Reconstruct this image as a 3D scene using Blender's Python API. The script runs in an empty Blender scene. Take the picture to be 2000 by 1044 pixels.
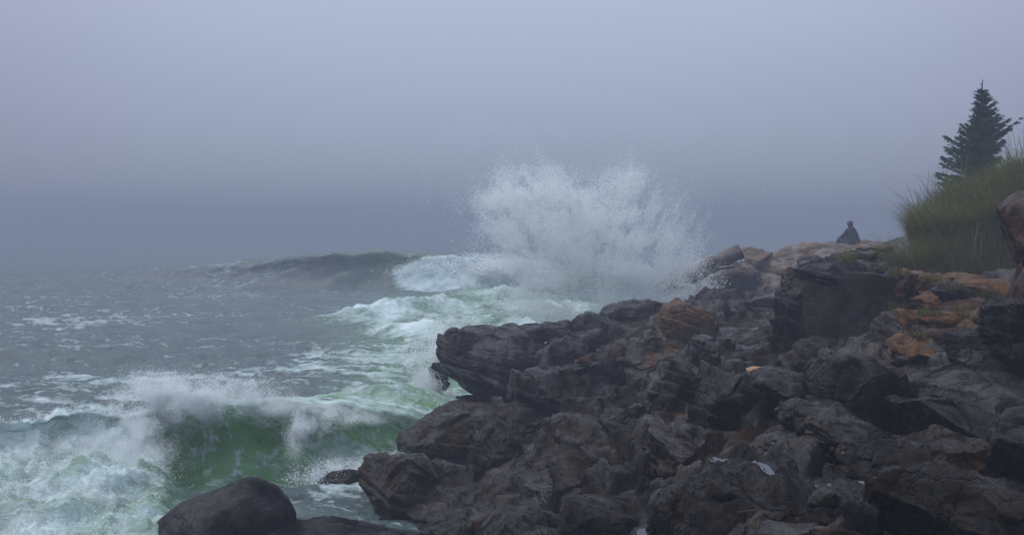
import bpy, math, random
import numpy as np
from mathutils import Vector, Euler, Matrix
from mathutils.bvhtree import BVHTree

S = bpy.context.scene
C = S.collection
R = math.radians
rng = np.random.default_rng(7)
random.seed(7)

# ------------------------------------------------------------------ camera
EYE = 3.6
F = 1960.0
PITCH = math.atan((522 - 440) / F)
cam_d = bpy.data.cameras.new('camera')
cam_d.sensor_width = 36.0
cam_d.lens = 36.0 * F / 2000.0
cam_d.clip_start = 0.1
cam_d.clip_end = 4000
cam = bpy.data.objects.new('camera', cam_d)
C.objects.link(cam)
cam.location = (0, 0, EYE)
cam.rotation_euler = (math.pi / 2 - PITCH, 0, 0)
S.camera = cam
S.render.resolution_x, S.render.resolution_y = 1024, 534

# ------------------------------------------------------------------ sky and sun
SUN_EL, SUN_AZ = 60, -78          # degrees; azimuth from +Y, negative is to the left
w = bpy.data.worlds.new('World')
S.world = w
w.use_nodes = True
nt = w.node_tree
for n in list(nt.nodes):
    nt.nodes.remove(n)
wo = nt.nodes.new('ShaderNodeOutputWorld')
bg = nt.nodes.new('ShaderNodeBackground')
bg.inputs['Strength'].default_value = 0.1
sky = nt.nodes.new('ShaderNodeTexSky')
sky.sky_type = 'NISHITA'
sky.sun_disc = False
sky.sun_elevation = R(SUN_EL)
sky.sun_rotation = R(SUN_AZ)
tc = nt.nodes.new('ShaderNodeTexCoord')
sep = nt.nodes.new('ShaderNodeSeparateXYZ')
nt.links.new(tc.outputs['Generated'], sep.inputs[0])
ramp = nt.nodes.new('ShaderNodeValToRGB')       # overcast veil: brightness by elevation
cr = ramp.color_ramp
cr.elements[0].position = 0.0
cr.elements[0].color = (0.21, 0.24, 0.32, 1)
cr.elements[1].position = 1.0
cr.elements[1].color = (1.60, 1.76, 2.02, 1)
e = cr.elements.new(0.24)
e.color = (0.362, 0.380, 0.508, 1)
nt.links.new(sep.outputs['Z'], ramp.inputs[0])
sc_ = nt.nodes.new('ShaderNodeVectorMath')
sc_.operation = 'SCALE'
sc_.inputs['Scale'].default_value = 9.6
nt.links.new(ramp.outputs[0], sc_.inputs[0])
# a slightly brighter patch of cloud straight ahead and low, well away from the sun
dot = nt.nodes.new('ShaderNodeVectorMath')
dot.operation = 'DOT_PRODUCT'
dot.inputs[1].default_value = Vector((0.02, 0.95, 0.32)).normalized()
nt.links.new(tc.outputs['Generated'], dot.inputs[0])
mr = nt.nodes.new('ShaderNodeMapRange')
mr.inputs['From Min'].default_value = 0.80
mr.inputs['From Max'].default_value = 1.0
mr.inputs['To Min'].default_value = 0.80
mr.inputs['To Max'].default_value = 1.12
mr.interpolation_type = 'SMOOTHSTEP'
nt.links.new(dot.outputs['Value'], mr.inputs[0])
sc2 = nt.nodes.new('ShaderNodeVectorMath')
sc2.operation = 'SCALE'
tint = nt.nodes.new('ShaderNodeMix')
tint.data_type = 'RGBA'
tint.blend_type = 'MULTIPLY'
tint.inputs[0].default_value = 1.0
tm = nt.nodes.new('ShaderNodeMix')
tm.data_type = 'RGBA'
tm.inputs[6].default_value = (1.02, 0.98, 1.035, 1)
tm.inputs[7].default_value = (0.96, 1.02, 0.99, 1)
mt_ = nt.nodes.new('ShaderNodeMapRange')
mt_.inputs['From Min'].default_value = 0.84
mt_.inputs['From Max'].default_value = 0.99
nt.links.new(dot.outputs['Value'], mt_.inputs[0])
nt.links.new(mt_.outputs[0], tm.inputs[0])
nt.links.new(sc_.outputs[0], tint.inputs[6])
nt.links.new(tm.outputs[2], tint.inputs[7])
nt.links.new(tint.outputs[2], sc2.inputs[0])
nt.links.new(mr.outputs[0], sc2.inputs['Scale'])
mx = nt.nodes.new('ShaderNodeMix')
mx.data_type = 'RGBA'
mx.inputs[0].default_value = 0.9
nt.links.new(sky.outputs[0], mx.inputs[6])
nt.links.new(sc2.outputs[0], mx.inputs[7])
nt.links.new(mx.outputs[2], bg.inputs['Color'])
nt.links.new(bg.outputs[0], wo.inputs['Surface'])

sl = bpy.data.lights.new('sun', 'SUN')
sl.energy = 1.9
sl.angle = R(25)
sl.color = (1.0, 0.985, 0.965)
so = bpy.data.objects.new('sun', sl)
C.objects.link(so)
so.rotation_euler = (R(90 - SUN_EL), 0, R(180 - SUN_AZ) )
S.view_settings.view_transform = 'Standard'
S.view_settings.look = 'None'
S.view_settings.exposure = 0.5
S.view_settings.gamma = 1.0
S.cycles.volume_bounces = 1
S.cycles.use_denoising = True
S.cycles.max_bounces = 14
S.cycles.diffuse_bounces = 10
S.cycles.glossy_bounces = 2

# ------------------------------------------------------------------ pixel (2000-wide photograph) to point helpers
CP, SP = math.cos(PITCH), math.sin(PITCH)
def ray(px, py):
    a = (px - 1000) / F
    v = (522 - py) / F
    return np.array([a, CP + v * SP, -SP + v * CP])
def P(px, py, Y):
    d = ray(px, py)
    return np.array([0, 0, EYE]) + d * (Y / d[1])
def Wz(px, py, z=0.0):
    d = ray(px, py)
    return np.array([0, 0, EYE]) + d * ((z - EYE) / d[2])

# ------------------------------------------------------------------ noise
_r = np.random.default_rng(11)
_perm = _r.permutation(256)
_perm = np.concatenate([_perm, _perm, _perm])
_g = _r.normal(size=(256, 3))
_g /= np.linalg.norm(_g, axis=1)[:, None]
def perlin(p):
    p = np.asarray(p, float)
    i = np.floor(p).astype(np.int64)
    f = p - i
    i &= 255
    u = f * f * f * (f * (f * 6 - 15) + 10)
    out = np.zeros(len(p))
    for dx in (0, 1):
        wx = u[:, 0] if dx else 1 - u[:, 0]
        hx = _perm[i[:, 0] + dx]
        for dy in (0, 1):
            wy = u[:, 1] if dy else 1 - u[:, 1]
            hy = _perm[hx + i[:, 1] + dy]
            for dz in (0, 1):
                wz = u[:, 2] if dz else 1 - u[:, 2]
                g = _g[_perm[hy + i[:, 2] + dz]]
                out += wx * wy * wz * (g[:, 0] * (f[:, 0] - dx) + g[:, 1] * (f[:, 1] - dy) + g[:, 2] * (f[:, 2] - dz))
    return out * 1.6
def fbm(p, octv=4, gain=0.5):
    a, s, o = 1.0, 0.0, 0.0
    q = np.array(p, float)
    for k in range(octv):
        s = s + a * perlin(q)
        a *= gain
        q = q * 2.03 + 17.3
    return s
def ridged(p, octv=4, gain=0.5):
    a, s, t = 1.0, 0.0, 0.0
    q = np.array(p, float)
    for k in range(octv):
        s = s + a * (1 - np.abs(perlin(q)) * 2)
        t += a
        a *= gain
        q = q * 2.07 + 9.1
    return s / t
def _hash(i, k):
    h = _perm[(_perm[(_perm[i[:, 0] & 255] + i[:, 1]) & 255] + i[:, 2]) & 255]
    return _perm[(h + k * 37) & 255] / 255.0
def cells(p):
    """blocky fracture: returns (plane value, crack distance) of jittered 3D cells"""
    p = np.asarray(p, float)
    i0 = np.floor(p).astype(np.int64)
    best = np.full(len(p), 9.0)
    sec = np.full(len(p), 9.0)
    val = np.zeros(len(p))
    for dx in (-1, 0, 1):
        for dy in (-1, 0, 1):
            for dz in (-1, 0, 1):
                c = i0 + np.array([dx, dy, dz])
                h = _perm[(_perm[(_perm[c[:, 0] & 255] + c[:, 1]) & 255] + c[:, 2]) & 255]
                j = np.stack([_perm[(h + 11) & 255], _perm[(h + 59) & 255], _perm[(h + 101) & 255]], 1) / 255.0
                d = p - (c + 0.15 + 0.7 * j)
                r = np.sqrt((d * d).sum(1))
                g = _g[_perm[(h + 173) & 255]]
                v = (d * g).sum(1) * 1.1 + (_perm[(h + 201) & 255] / 255.0 - 0.5) * 1.0
                m = r < best
                sec = np.where(m, best, np.minimum(sec, r))
                val = np.where(m, v, val)
                best = np.where(m, r, best)
    return val, sec - best
def sstep(a, b, x):
    t = np.clip((x - a) / (b - a), 0, 1)
    return t * t * (3 - 2 * t)

# ------------------------------------------------------------------ mesh / object helpers
def mesh_np(name, v, f, smooth=True):
    v = np.asarray(v, np.float32)
    f = np.asarray(f, np.int32)
    k = f.shape[1]
    m = bpy.data.meshes.new(name)
    m.vertices.add(len(v))
    m.vertices.foreach_set('co', v.ravel())
    m.loops.add(f.size)
    m.loops.foreach_set('vertex_index', f.ravel())
    m.polygons.add(len(f))
    m.polygons.foreach_set('loop_start', np.arange(0, f.size, k, dtype=np.int32))
    m.polygons.foreach_set('loop_total', np.full(len(f), k, np.int32))
    m.update(calc_edges=True)
    m.polygons.foreach_set('use_smooth', np.full(len(f), smooth))
    return m
def attr(m, name, a):
    t = m.attributes.new(name, 'FLOAT', 'POINT')
    t.data.foreach_set('value', np.asarray(a, np.float32))
def link(name, m, mat, parent=None, loc=(0, 0, 0)):
    o = bpy.data.objects.new(name, m)
    C.objects.link(o)
    o.location = loc
    if mat is not None:
        m.materials.append(mat)
    if parent is not None:
        o.parent = parent
    return o
def tag(o, label, cat, group=None, kind=None):
    o['label'] = label
    o['category'] = cat
    if group:
        o['group'] = group
    if kind:
        o['kind'] = kind
    return o
def struct(o):
    o['kind'] = 'structure'
    return o
def grid_faces(nr, nc):
    a = np.arange(nr * nc).reshape(nr, nc)
    return np.stack([a[:-1, :-1], a[:-1, 1:], a[1:, 1:], a[1:, :-1]], -1).reshape(-1, 4)

# ------------------------------------------------------------------ materials
def new_mat(name):
    m = bpy.data.materials.new(name)
    m.use_nodes = True
    t = m.node_tree
    for n in list(t.nodes):
        t.nodes.remove(n)
    out = t.nodes.new('ShaderNodeOutputMaterial')
    b = t.nodes.new('ShaderNodeBsdfPrincipled')
    t.links.new(b.outputs[0], out.inputs['Surface'])
    return m, t, b, out
def noise_node(t, vec, scale, detail=6, rough=0.55, dist=0.0):
    n = t.nodes.new('ShaderNodeTexNoise')
    n.inputs['Scale'].default_value = scale
    n.inputs['Detail'].default_value = detail
    n.inputs['Roughness'].default_value = rough
    n.inputs['Distortion'].default_value = dist
    t.links.new(vec, n.inputs['Vector'])
    return n.outputs['Fac']
def map_range(t, v, a, b, c=0.0, d=1.0):
    n = t.nodes.new('ShaderNodeMapRange')
    n.inputs['From Min'].default_value = a
    n.inputs['From Max'].default_value = b
    n.inputs['To Min'].default_value = c
    n.inputs['To Max'].default_value = d
    t.links.new(v, n.inputs['Value'])
    return n.outputs[0]
def mixc(t, f, a, b):
    n = t.nodes.new('ShaderNodeMix')
    n.data_type = 'RGBA'
    for k, s in ((0, f), (6, a), (7, b)):
        if isinstance(s, (tuple, list)):
            n.inputs[k].default_value = (*s, 1)
        elif isinstance(s, (int, float)):
            n.inputs[k].default_value = s
        else:
            t.links.new(s, n.inputs[k])
    return n.outputs[2]
def math_node(t, op, a, b=None):
    n = t.nodes.new('ShaderNodeMath')
    n.operation = op
    for k, s in ((0, a), (1, b)):
        if s is None:
            continue
        if isinstance(s, (int, float)):
            n.inputs[k].default_value = s
        else:
            t.links.new(s, n.inputs[k])
    return n.outputs[0]

def rock_mat(name, dark, light, stain, stain_lo=0.58, stain_hi=0.70, rough=0.5, fib=(14, 14, 1.3), fib_rot=(0, 0.25, 0),
             bump=0.040, speck=(0.16, 0.17, 0.17), speck_amt=0.35, spec=0.20, k=(0.045, 0.125, 0.30)):
    dark, light, stain = (tuple(x * kk * wk for x, wk in zip(c_, (1.16, 0.95, 0.74))) for c_, kk in zip((dark, light, stain), k))
    m, t, b, out = new_mat(name)
    co = t.nodes.new('ShaderNodeTexCoord').outputs['Object']
    big = noise_node(t, co, 0.9, 5, 0.6, 0.6)
    mid = noise_node(t, co, 3.6, 8, 0.7, 0.3)
    fine = noise_node(t, co, 26, 6, 0.65)
    mp = t.nodes.new('ShaderNodeMapping')
    mp.inputs['Scale'].default_value = fib
    mp.inputs['Rotation'].default_value = fib_rot
    t.links.new(co, mp.inputs['Vector'])
    streak = noise_node(t, mp.outputs[0], 1.6, 7, 0.65, 0.4)
    vo = t.nodes.new('ShaderNodeTexVoronoi')
    vo.feature = 'DISTANCE_TO_EDGE'
    vo.inputs['Scale'].default_value = 1.3
    wv = t.nodes.new('ShaderNodeVectorMath')
    wv.operation = 'ADD'
    nz = t.nodes.new('ShaderNodeTexNoise')
    nz.inputs['Scale'].default_value = 2.5
    nz.inputs['Detail'].default_value = 4
    t.links.new(co, nz.inputs['Vector'])
    t.links.new(co, wv.inputs[0])
    t.links.new(nz.outputs['Color'], wv.inputs[1])
    t.links.new(wv.outputs[0], vo.inputs['Vector'])
    crack = map_range(t, vo.outputs['Distance'], 0.0, 0.018)
    c = mixc(t, map_range(t, mid, 0.38, 0.64), dark, light)
    c = mixc(t, map_range(t, streak, 0.42, 0.72, 0.0, 0.55), c, tuple(x * 1.7 for x in light))
    st = math_node(t, 'MULTIPLY', map_range(t, big, stain_lo, stain_hi), map_range(t, fine, 0.3, 0.6, 0.35, 1))
    c = mixc(t, st, c, stain)
    sp = math_node(t, 'MULTIPLY', map_range(t, fine, 0.60, 0.74), map_range(t, mid, 0.45, 0.6, 0, speck_amt))
    c = mixc(t, sp, c, tuple(x * 0.5 for x in speck))
    t.links.new(c, b.inputs['Base Color'])
    wet = noise_node(t, co, 1.7, 4, 0.6, 0.5)
    r = math_node(t, 'ADD', map_range(t, wet, 0.38, 0.62, rough - 0.20, rough + 0.20), map_range(t, mid, 0.3, 0.7, -0.07, 0.1))
    t.links.new(r, b.inputs['Roughness'])
    t.links.new(map_range(t, wet, 0.40, 0.60, spec * 1.5, spec * 0.12), b.inputs['Specular IOR Level'])
    h = math_node(t, 'ADD', math_node(t, 'MULTIPLY', streak, 1.0), math_node(t, 'MULTIPLY', fine, 0.35))
    h = math_node(t, 'ADD', h, math_node(t, 'MULTIPLY', mid, 0.7))
    h = math_node(t, 'ADD', h, math_node(t, 'MULTIPLY', crack, 0.5))
    bp = t.nodes.new('ShaderNodeBump')
    bp.inputs['Strength'].default_value = 1.0
    bp.inputs['Distance'].default_value = bump
    t.links.new(h, bp.inputs['Height'])
    t.links.new(bp.outputs[0], b.inputs['Normal'])
    return m
M = {}
M['dark'] = rock_mat('wet_charcoal_rock', (0.014, 0.012, 0.012), (0.054, 0.046, 0.043), (0.11, 0.062, 0.03), 0.60, 0.74, 0.42)
M['black'] = rock_mat('sea_worn_black_rock', (0.016, 0.018, 0.023), (0.030, 0.033, 0.040), (0.04, 0.034, 0.03), 0.66, 0.8, 0.5, bump=0.02, speck_amt=0.1, spec=0.12)
M['grey'] = rock_mat('foliated_grey_rock', (0.026, 0.024, 0.022), (0.090, 0.082, 0.072), (0.15, 0.095, 0.045), 0.58, 0.72, 0.6, fib=(34, 26, 2.2), bump=0.05, spec=0.2)
M['slab'] = rock_mat('smooth_grey_slab_rock', (0.040, 0.040, 0.045), (0.115, 0.112, 0.120), (0.16, 0.11, 0.07), 0.62, 0.76, 0.45, fib=(1.6, 12, 12), fib_rot=(0.2, 0, 0.35), bump=0.03, k=(0.05, 0.10, 0.22), spec=0.14)
M['brown'] = rock_mat('brown_weathered_rock', (0.026, 0.018, 0.014), (0.090, 0.060, 0.042), (0.15, 0.088, 0.042), 0.50, 0.64, 0.45)
M['block'] = rock_mat('massive_dark_rock', (0.02, 0.019, 0.019), (0.05, 0.045, 0.042), (0.09, 0.06, 0.04), 0.62, 0.76, 0.55, fib=(7, 7, 0.8), bump=0.04, spec=0.05, k=(0.09, 0.15, 0.3))
M['layer'] = rock_mat('layered_dark_rock', (0.016, 0.016, 0.020), (0.045, 0.042, 0.046), (0.12, 0.075, 0.038), 0.58, 0.70, 0.42, fib=(1.4, 1.4, 13), fib_rot=(0, 0.08, 0), bump=0.045)
M['orange'] = rock_mat('rust_orange_rock', (0.085, 0.050, 0.025), (0.225, 0.140, 0.068), (0.26, 0.155, 0.065), 0.5, 0.66, 0.65, fib=(2, 2, 10), bump=0.03, speck_amt=0.12, spec=0.12, k=(0.24, 0.28, 0.40))
M['tawny'] = rock_mat('tawny_boulder_rock', (0.075, 0.045, 0.028), (0.16, 0.098, 0.060), (0.18, 0.11, 0.06), 0.5, 0.66, 0.7, fib=(2, 2, 6), bump=0.02, speck_amt=0.1, spec=0.12, k=(0.28, 0.34, 0.42))
M['rust'] = rock_mat('reddish_brown_rock', (0.050, 0.026, 0.016), (0.125, 0.060, 0.036), (0.16, 0.085, 0.045), 0.5, 0.66, 0.6, bump=0.03, speck_amt=0.15, spec=0.12, k=(0.14, 0.20, 0.32))
M['pale'] = rock_mat('pale_tan_headland_rock', (0.085, 0.075, 0.068), (0.22, 0.19, 0.155), (0.24, 0.17, 0.10), 0.5, 0.7, 0.6, fib=(1, 1, 7), bump=0.06, spec=0.3, k=(0.30, 0.32, 0.4))
M['tan'] = rock_mat('tan_stone', (0.20, 0.13, 0.085), (0.30, 0.20, 0.13), (0.34, 0.2, 0.1), 0.5, 0.7, 0.6, bump=0.01, spec=0.3, k=(0.6, 0.6, 0.6))

def simple_mat(name, col, rough=0.7, nscale=8, var=0.4, bump=0.01, spec=0.3, trans=None):
    m, t, b, out = new_mat(name)
    co = t.nodes.new('ShaderNodeTexCoord').outputs['Object']
    n = noise_node(t, co, nscale, 5, 0.6)
    c = mixc(t, map_range(t, n, 0.3, 0.7), tuple(x * (1 - var) for x in col), tuple(x * (1 + var) for x in col))
    t.links.new(c, b.inputs['Base Color'])
    b.inputs['Roughness'].default_value = rough
    b.inputs['Specular IOR Level'].default_value = spec
    if bump:
        bp = t.nodes.new('ShaderNodeBump')
        bp.inputs['Distance'].default_value = bump
        t.links.new(n, bp.inputs['Height'])
        t.links.new(bp.outputs[0], b.inputs['Normal'])
    if trans:
        tr = t.nodes.new('ShaderNodeBsdfTranslucent')
        t.links.new(c, tr.inputs['Color'])
        ms = t.nodes.new('ShaderNodeMixShader')
        ms.inputs[0].default_value = trans
        t.links.new(b.outputs[0], ms.inputs[1])
        t.links.new(tr.outputs[0], ms.inputs[2])
        t.links.new(ms.outputs[0], out.inputs['Surface'])
    return m
M['spray'] = simple_mat('white_spray', (0.94, 0.985, 0.995), 0.9, 2, 0.02, 0, 0.1, trans=0.45)

# ------------------------------------------------------------------ water
def near_crest(x):
    """near breaking wave: crest position y, height A at world x (photo px given at Y about 15)"""
    px = np.array([-900, -300, 0, 130, 240, 330, 480, 600, 680, 760, 820, 870, 1000])
    yc = np.array([13.2, 13.6, 14.2, 14.5, 14.9, 15.1, 15.3, 15.6, 15.9, 16.2, 16.4, 16.6, 17.0])
    A = np.array([0.55, 0.6, 0.62, 0.72, 0.86, 0.98, 1.02, 0.98, 0.88, 0.70, 0.50, 0.30, 0.1])
    xs = (px - 1000) / F * yc
    return np.interp(x, xs, yc), np.interp(x, xs, A), np.interp(x, xs, px)
def smooth_interp(x, xs, v):
    return (np.interp(x - 0.3, xs, v) + np.interp(x, xs, v) + np.interp(x + 0.3, xs, v)) / 3

def sea_height(x, y):
    """returns displaced y, z, foam, green"""
    n = len(x)
    p = np.stack([x, y, np.zeros(n)], 1)
    far = sstep(90, 30, y)
    # swell and chop
    z = 0.34 * perlin(np.stack([x * 0.10 + 3, y * 0.22, x * 0], 1))
    z += 0.18 * (ridged(np.stack([x * 0.30 + y * 0.05, y * 0.75 + 5, x * 0 + 2.2], 1), 2) - 0.5)
    z += 0.075 * (ridged(np.stack([x * 1.0 + y * 0.1, y * 2.2, x * 0 + 7.7], 1), 3) - 0.5)
    z += 0.022 * fbm(np.stack([x * 4.0, y * 7.0, x * 0 + 1.2], 1), 3) * sstep(60, 25, y)
    dy = np.zeros(n)
    foam = np.zeros(n)
    green = np.zeros(n)
    px = 1000 + x / np.maximum(y, 1) * F
    # ---- near wave
    yc, A, _ = near_crest(x)
    yc = yc + 0.18 * perlin(np.stack([x * 0.9, x * 0, x * 0 + 4], 1)) + 0.06 * perlin(np.stack([x * 3.1, x * 0, x * 0 + 9], 1))
    A = A * (1 + 0.10 * perlin(np.stack([x * 1.3, x * 0 + 3, x * 0], 1)) + 0.05 * perlin(np.stack([x * 4, x * 0 + 8, x * 0], 1)))
    s = y - yc
    A = A * 0.90
    h = np.where(s > 0, np.exp(-(np.abs(s) / 1.9) ** 1.6), np.exp(-(s / 0.62) ** 2))
    z = z * (1 - 0.6 * np.exp(-((s + 0.6) / 1.6) ** 2)) + A * h
    z -= 0.30 * np.clip(A / 0.8, 0, 1) * np.exp(-((s + 1.45) / 0.8) ** 2)
    dy -= 0.85 * A * h ** 3.5
    face = np.exp(-((s + 0.35) / 0.75) ** 2) * np.clip(A / 0.7, 0, 1)
    green = np.maximum(green, face * sstep(240, 330, px))  # light showing through the wave face, painted in as green
    lip = np.exp(-((s - 0.12) / 0.36) ** 2)
    # streaks of foam drawn up the face
    stx = perlin(np.stack([x * 3.2 + s * 1.4, s * 0.9, x * 0 + 30], 1)) + 0.6 * perlin(np.stack([x * 8 + s * 3, s * 2.0, x * 0 + 31], 1))
    net = ridged(np.stack([x * 1.3 + s * 0.6, s * 1.5, x * 0 + 33], 1), 4, 0.6)
    broken = np.exp(-((px - 590) / 45) ** 2) * 0.45 + sstep(300, 250, px)       # where the lip has come down
    fine_net = ridged(np.stack([x * 2.6 + s * 1.6 + 0.4 * stx, s * 2.2 - x * 0.5, x * 0 + 35], 1), 4, 0.65)
    ff = face * (0.14 + 0.22 * stx + 0.9 * (net - 0.58) + 3.6 * np.clip(fine_net - 0.60, 0, 1) + broken)
    foam = np.maximum(foam, ff)
    foam = np.maximum(foam, lip * (0.86 + 0.40 * stx) * sstep(-200, 350, px) * sstep(880, 700, px))
    curtain = sstep(-0.62, 0.02, s + 0.34 * stx)
    foam = np.maximum(foam, curtain * face * (0.85 + 0.3 * net) * sstep(1.2, 0.3, s))
    foot = np.exp(-((s + 1.55) / 0.45) ** 2) * (0.50 + 0.5 * perlin(np.stack([x * 2, y * 2, x * 0 + 50], 1)))
    foam = np.maximum(foam, foot * sstep(560, 700, px))
    # broken white water to the left
    lw = sstep(345, 225, px + 40 * perlin(np.stack([x * 0.7, y * 0.7, x * 0 + 60], 1)) + 26 * (s + 1)) * sstep(0.9, -0.1, s)
    bil = np.abs(perlin(p * 1.1 + 40)) * 0.9 + np.abs(perlin(p * 2.7 + 12)) * 0.45 + np.abs(perlin(p * 6.3 + 5)) * 0.22
    z += lw * (0.10 + 0.42 * (bil - 0.3)) * sstep(6, 11, y) * 1.0
    # the broken water keeps its height in front of the crest
    z += lw * 0.42 * np.exp(-((s + 1.5) / 1.5) ** 2)
    foam = np.maximum(foam, lw * (0.85 + 0.35 * perlin(p * 1.7 + 3) - 0.10))
    green = np.maximum(green, lw * 0.55)
    # ---- second small green hump behind it, by the ledge
    s2 = y - (17.9 + 0.10 * (x + 2.2))
    a2 = 0.42 * np.exp(-((x + 2.2) / 1.5) ** 2)
    h2 = np.where(s2 > 0, np.exp(-(s2 / 1.3) ** 2), np.exp(-(s2 / 0.5) ** 2))
    z += a2 * h2
    dy -= 0.4 * a2 * h2 ** 3
    green = np.maximum(green, np.exp(-((s2 + 0.2) / 0.8) ** 2) * np.exp(-((x + 2.2) / 1.7) ** 2))
    foam = np.maximum(foam, np.exp(-((s2 - 0.1) / 0.35) ** 2) * np.exp(-((x + 2.2) / 1.9) ** 2) * (0.55 + 0.4 * stx))
    foam = np.maximum(foam, np.exp(-((s2 + 0.3) / 0.9) ** 2) * np.exp(-((x + 2.2) / 1.7) ** 2) * (0.2 + 3.0 * np.clip(fine_net - 0.52, 0, 1)))
    # ---- mid whitewater tongues (photo 650-1060, 575-670)
    for (cx, cy, wx, wy, amp, fm, tilt) in ((-4.9, 38.5, 2.2, 2.0, 0.55, 0.95, 0.5), (-2.6, 40.5, 3.2, 2.2, 0.42, 0.75, 0.2),
                                            (-3.4, 33.5, 2.0, 1.8, 0.34, 0.9, -0.9), (-1.2, 35.5, 2.4, 1.8, 0.22, 0.6, -0.5),
                                            (0.2, 33.0, 2.4, 3.0, 0.20, 0.8, 0.0), (-1.0, 46.0, 3.2, 2.0, 0.55, 0.55, 0.0),
                                            (1.5, 42.0, 3.0, 5.0, 0.2, 0.75, 0.0)):
        u = (x - cx) / wx
        vv = (y - cy - tilt * (x - cx)) / wy
        g = np.exp(-(u * u + vv * vv))
        hh = np.exp(-u * u) * np.where(vv > 0, np.exp(-vv * vv * 0.8), np.exp(-(vv * 2.6) ** 2))
        z += amp * hh * (1 + 0.5 * perlin(p * 0.9 + 21)) + 0.16 * g * np.abs(perlin(p * 2.1 + 4))
        foam = np.maximum(foam, g * fm * (1.0 + 0.5 * perlin(np.stack([x * 0.8, y * 0.8, x * 0 + 77], 1))))
        green = np.maximum(green, 0.38 * g)
    # ---- far breaking wave (photo 250-1040, 498-545)
    xf = x / np.maximum(y, 1)
    pxs = np.array([-400, 100, 300, 450, 560, 720, 860, 1000, 1150])
    af = np.interp(px, pxs, np.array([0.15, 0.3, 0.8, 1.3, 1.75, 1.95, 1.9, 1.7, 0.2]))
    ycf = 64 - 3.0 * sstep(200, 760, px) + 1.2 * perlin(np.stack([x * 0.15, x * 0, x * 0 + 6], 1)) - 1.5 * sstep(700, 1000, px)
    sf = y - ycf
    hf = np.where(sf > 0, np.exp(-(sf / 6.0) ** 2), np.exp(-(sf / 2.3) ** 2))
    z += af * hf * (1 + 0.05 * perlin(np.stack([x * 0.8, x * 0, x * 0 + 2], 1)))
    z -= 0.35 * af * np.exp(-((sf + 4.5) / 2.6) ** 2)
    dy -= 1.5 * (af / 1.9) * hf ** 3
    br = sstep(715, 800, px + 14 * (sf + 1.5) + 22 * perlin(np.stack([x * 0.6, y * 0.6, x * 0 + 8], 1))) * sstep(1150, 1040, px)
    fz = np.exp(-((sf + 1.6) / 1.9) ** 2)
    gg = np.interp(px, [715, 790, 880, 960], [-2.4, -1.5, 0.3, 1.5]) + 0.35 * perlin(np.stack([x * 0.7, y * 0.7, x * 0 + 18], 1))
    foam = np.maximum(foam, br * fz * 1.2 * (1 - 0.72 * sstep(gg - 0.2, gg + 0.5, sf)))
    z += br * fz * 0.28 * (np.abs(perlin(p * 1.3 + 9)) + 0.5 * np.abs(perlin(p * 3.1)))
    green = np.maximum(green, 0.16 * np.exp(-((sf + 1.0) / 1.6) ** 2) * sstep(640, 760, px))
    # low line of swell at left
    sl2 = y - (57 + 0.02 * x)
    z += 0.35 * np.exp(-(sl2 / 2.4) ** 2) * sstep(620, 300, px)
    # ---- old foam lying on the water, drawn out in long lines
    q = np.stack([x * 0.42 + 0.12 * y, y * 0.95, x * 0 + 91], 1)
    wq = q + 0.5 * np.stack([perlin(q * 1.3), perlin(q * 1.3 + 7), q[:, 0] * 0], 1)
    lace = ridged(wq * np.array([1, 1.25, 1]), 5, 0.62)
    area = fbm(np.stack([x * 0.09, y * 0.16, x * 0 + 14], 1), 3)
    dens = 0.12 + 0.25 * area
    for (bx, by, rx, ry, a) in ((130, 800, 330, 70, 0.34), (550, 735, 380, 28, 0.42), (150, 625, 190, 26, 0.42), (90, 585, 120, 12, 0.3),
                                (760, 690, 240, 30, 0.34), (880, 640, 240, 50, 0.5), (430, 553, 60, 4, 0.5), (340, 560, 200, 9, 0.24),
                                (860, 760, 150, 90, 0.55), (640, 860, 340, 60, 0.3), (300, 660, 160, 20, 0.15), (640, 965, 90, 22, 0.35),
                                (240, 548, 90, 6, 0.35), (600, 610, 150, 10, 0.2)):
        c = Wz(bx, by)
        r1 = rx / F * c[1]
        r2 = abs(Wz(bx, by - ry)[1] - Wz(bx, by + ry)[1]) / 2
        dens = dens + a * np.exp(-((x - c[0]) / r1) ** 2 - ((y - c[1]) / r2) ** 2)
    thin = (lace - 0.80 + dens * 0.60) * 2.4
    lace2 = ridged(np.stack([x * 0.55 + 0.2 * y, y * 2.3, x * 0 + 45], 1) + 0.4 * wq, 4, 0.65)
    thin2 = np.clip((lace2 - 0.66 + 0.35 * dens + 0.10 * area) * 2.1, 0, 0.5)
    foam = np.maximum(foam, np.maximum(np.clip(thin, 0, 0.66), thin2) * sstep(95, 45, y))
    green = np.maximum(green, 0.36 * sstep(560, 900, px) * sstep(60, 25, y) * sstep(13.5, 16, y))
    return y + dy, z, np.clip(foam, 0, 1.2), np.clip(green, 0, 1)

rows = [7.0]
while rows[-1] < 720:
    y = rows[-1]
    d = 0.0042 * y
    if 12.4 < y < 16.8:
        d = 0.022
    elif 52 < y < 70:
        d = 0.16
    elif y > 90:
        d = 0.02 * y
    elif y < 12:
        d = 0.05
    rows.append(y + d)
rows = np.array(rows)
NC = 980
u = np.linspace(0, 1, NC)
Yg = np.repeat(rows[:, None], NC, 1)
x0 = -(0.60 * rows + 4)
x1 = np.minimum(0.16 * rows + 1.5, 14) + np.maximum(rows - 60, 0) * 0.6
Xg = x0[:, None] + (x1 - x0)[:, None] * u[None, :]
yy, zz, foam, green = sea_height(Xg.ravel(), Yg.ravel())
sm = mesh_np('sea', np.stack([Xg.ravel(), yy, zz], 1), grid_faces(len(rows), NC))
attr(sm, 'foam', foam)
attr(sm, 'green', green)

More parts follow.
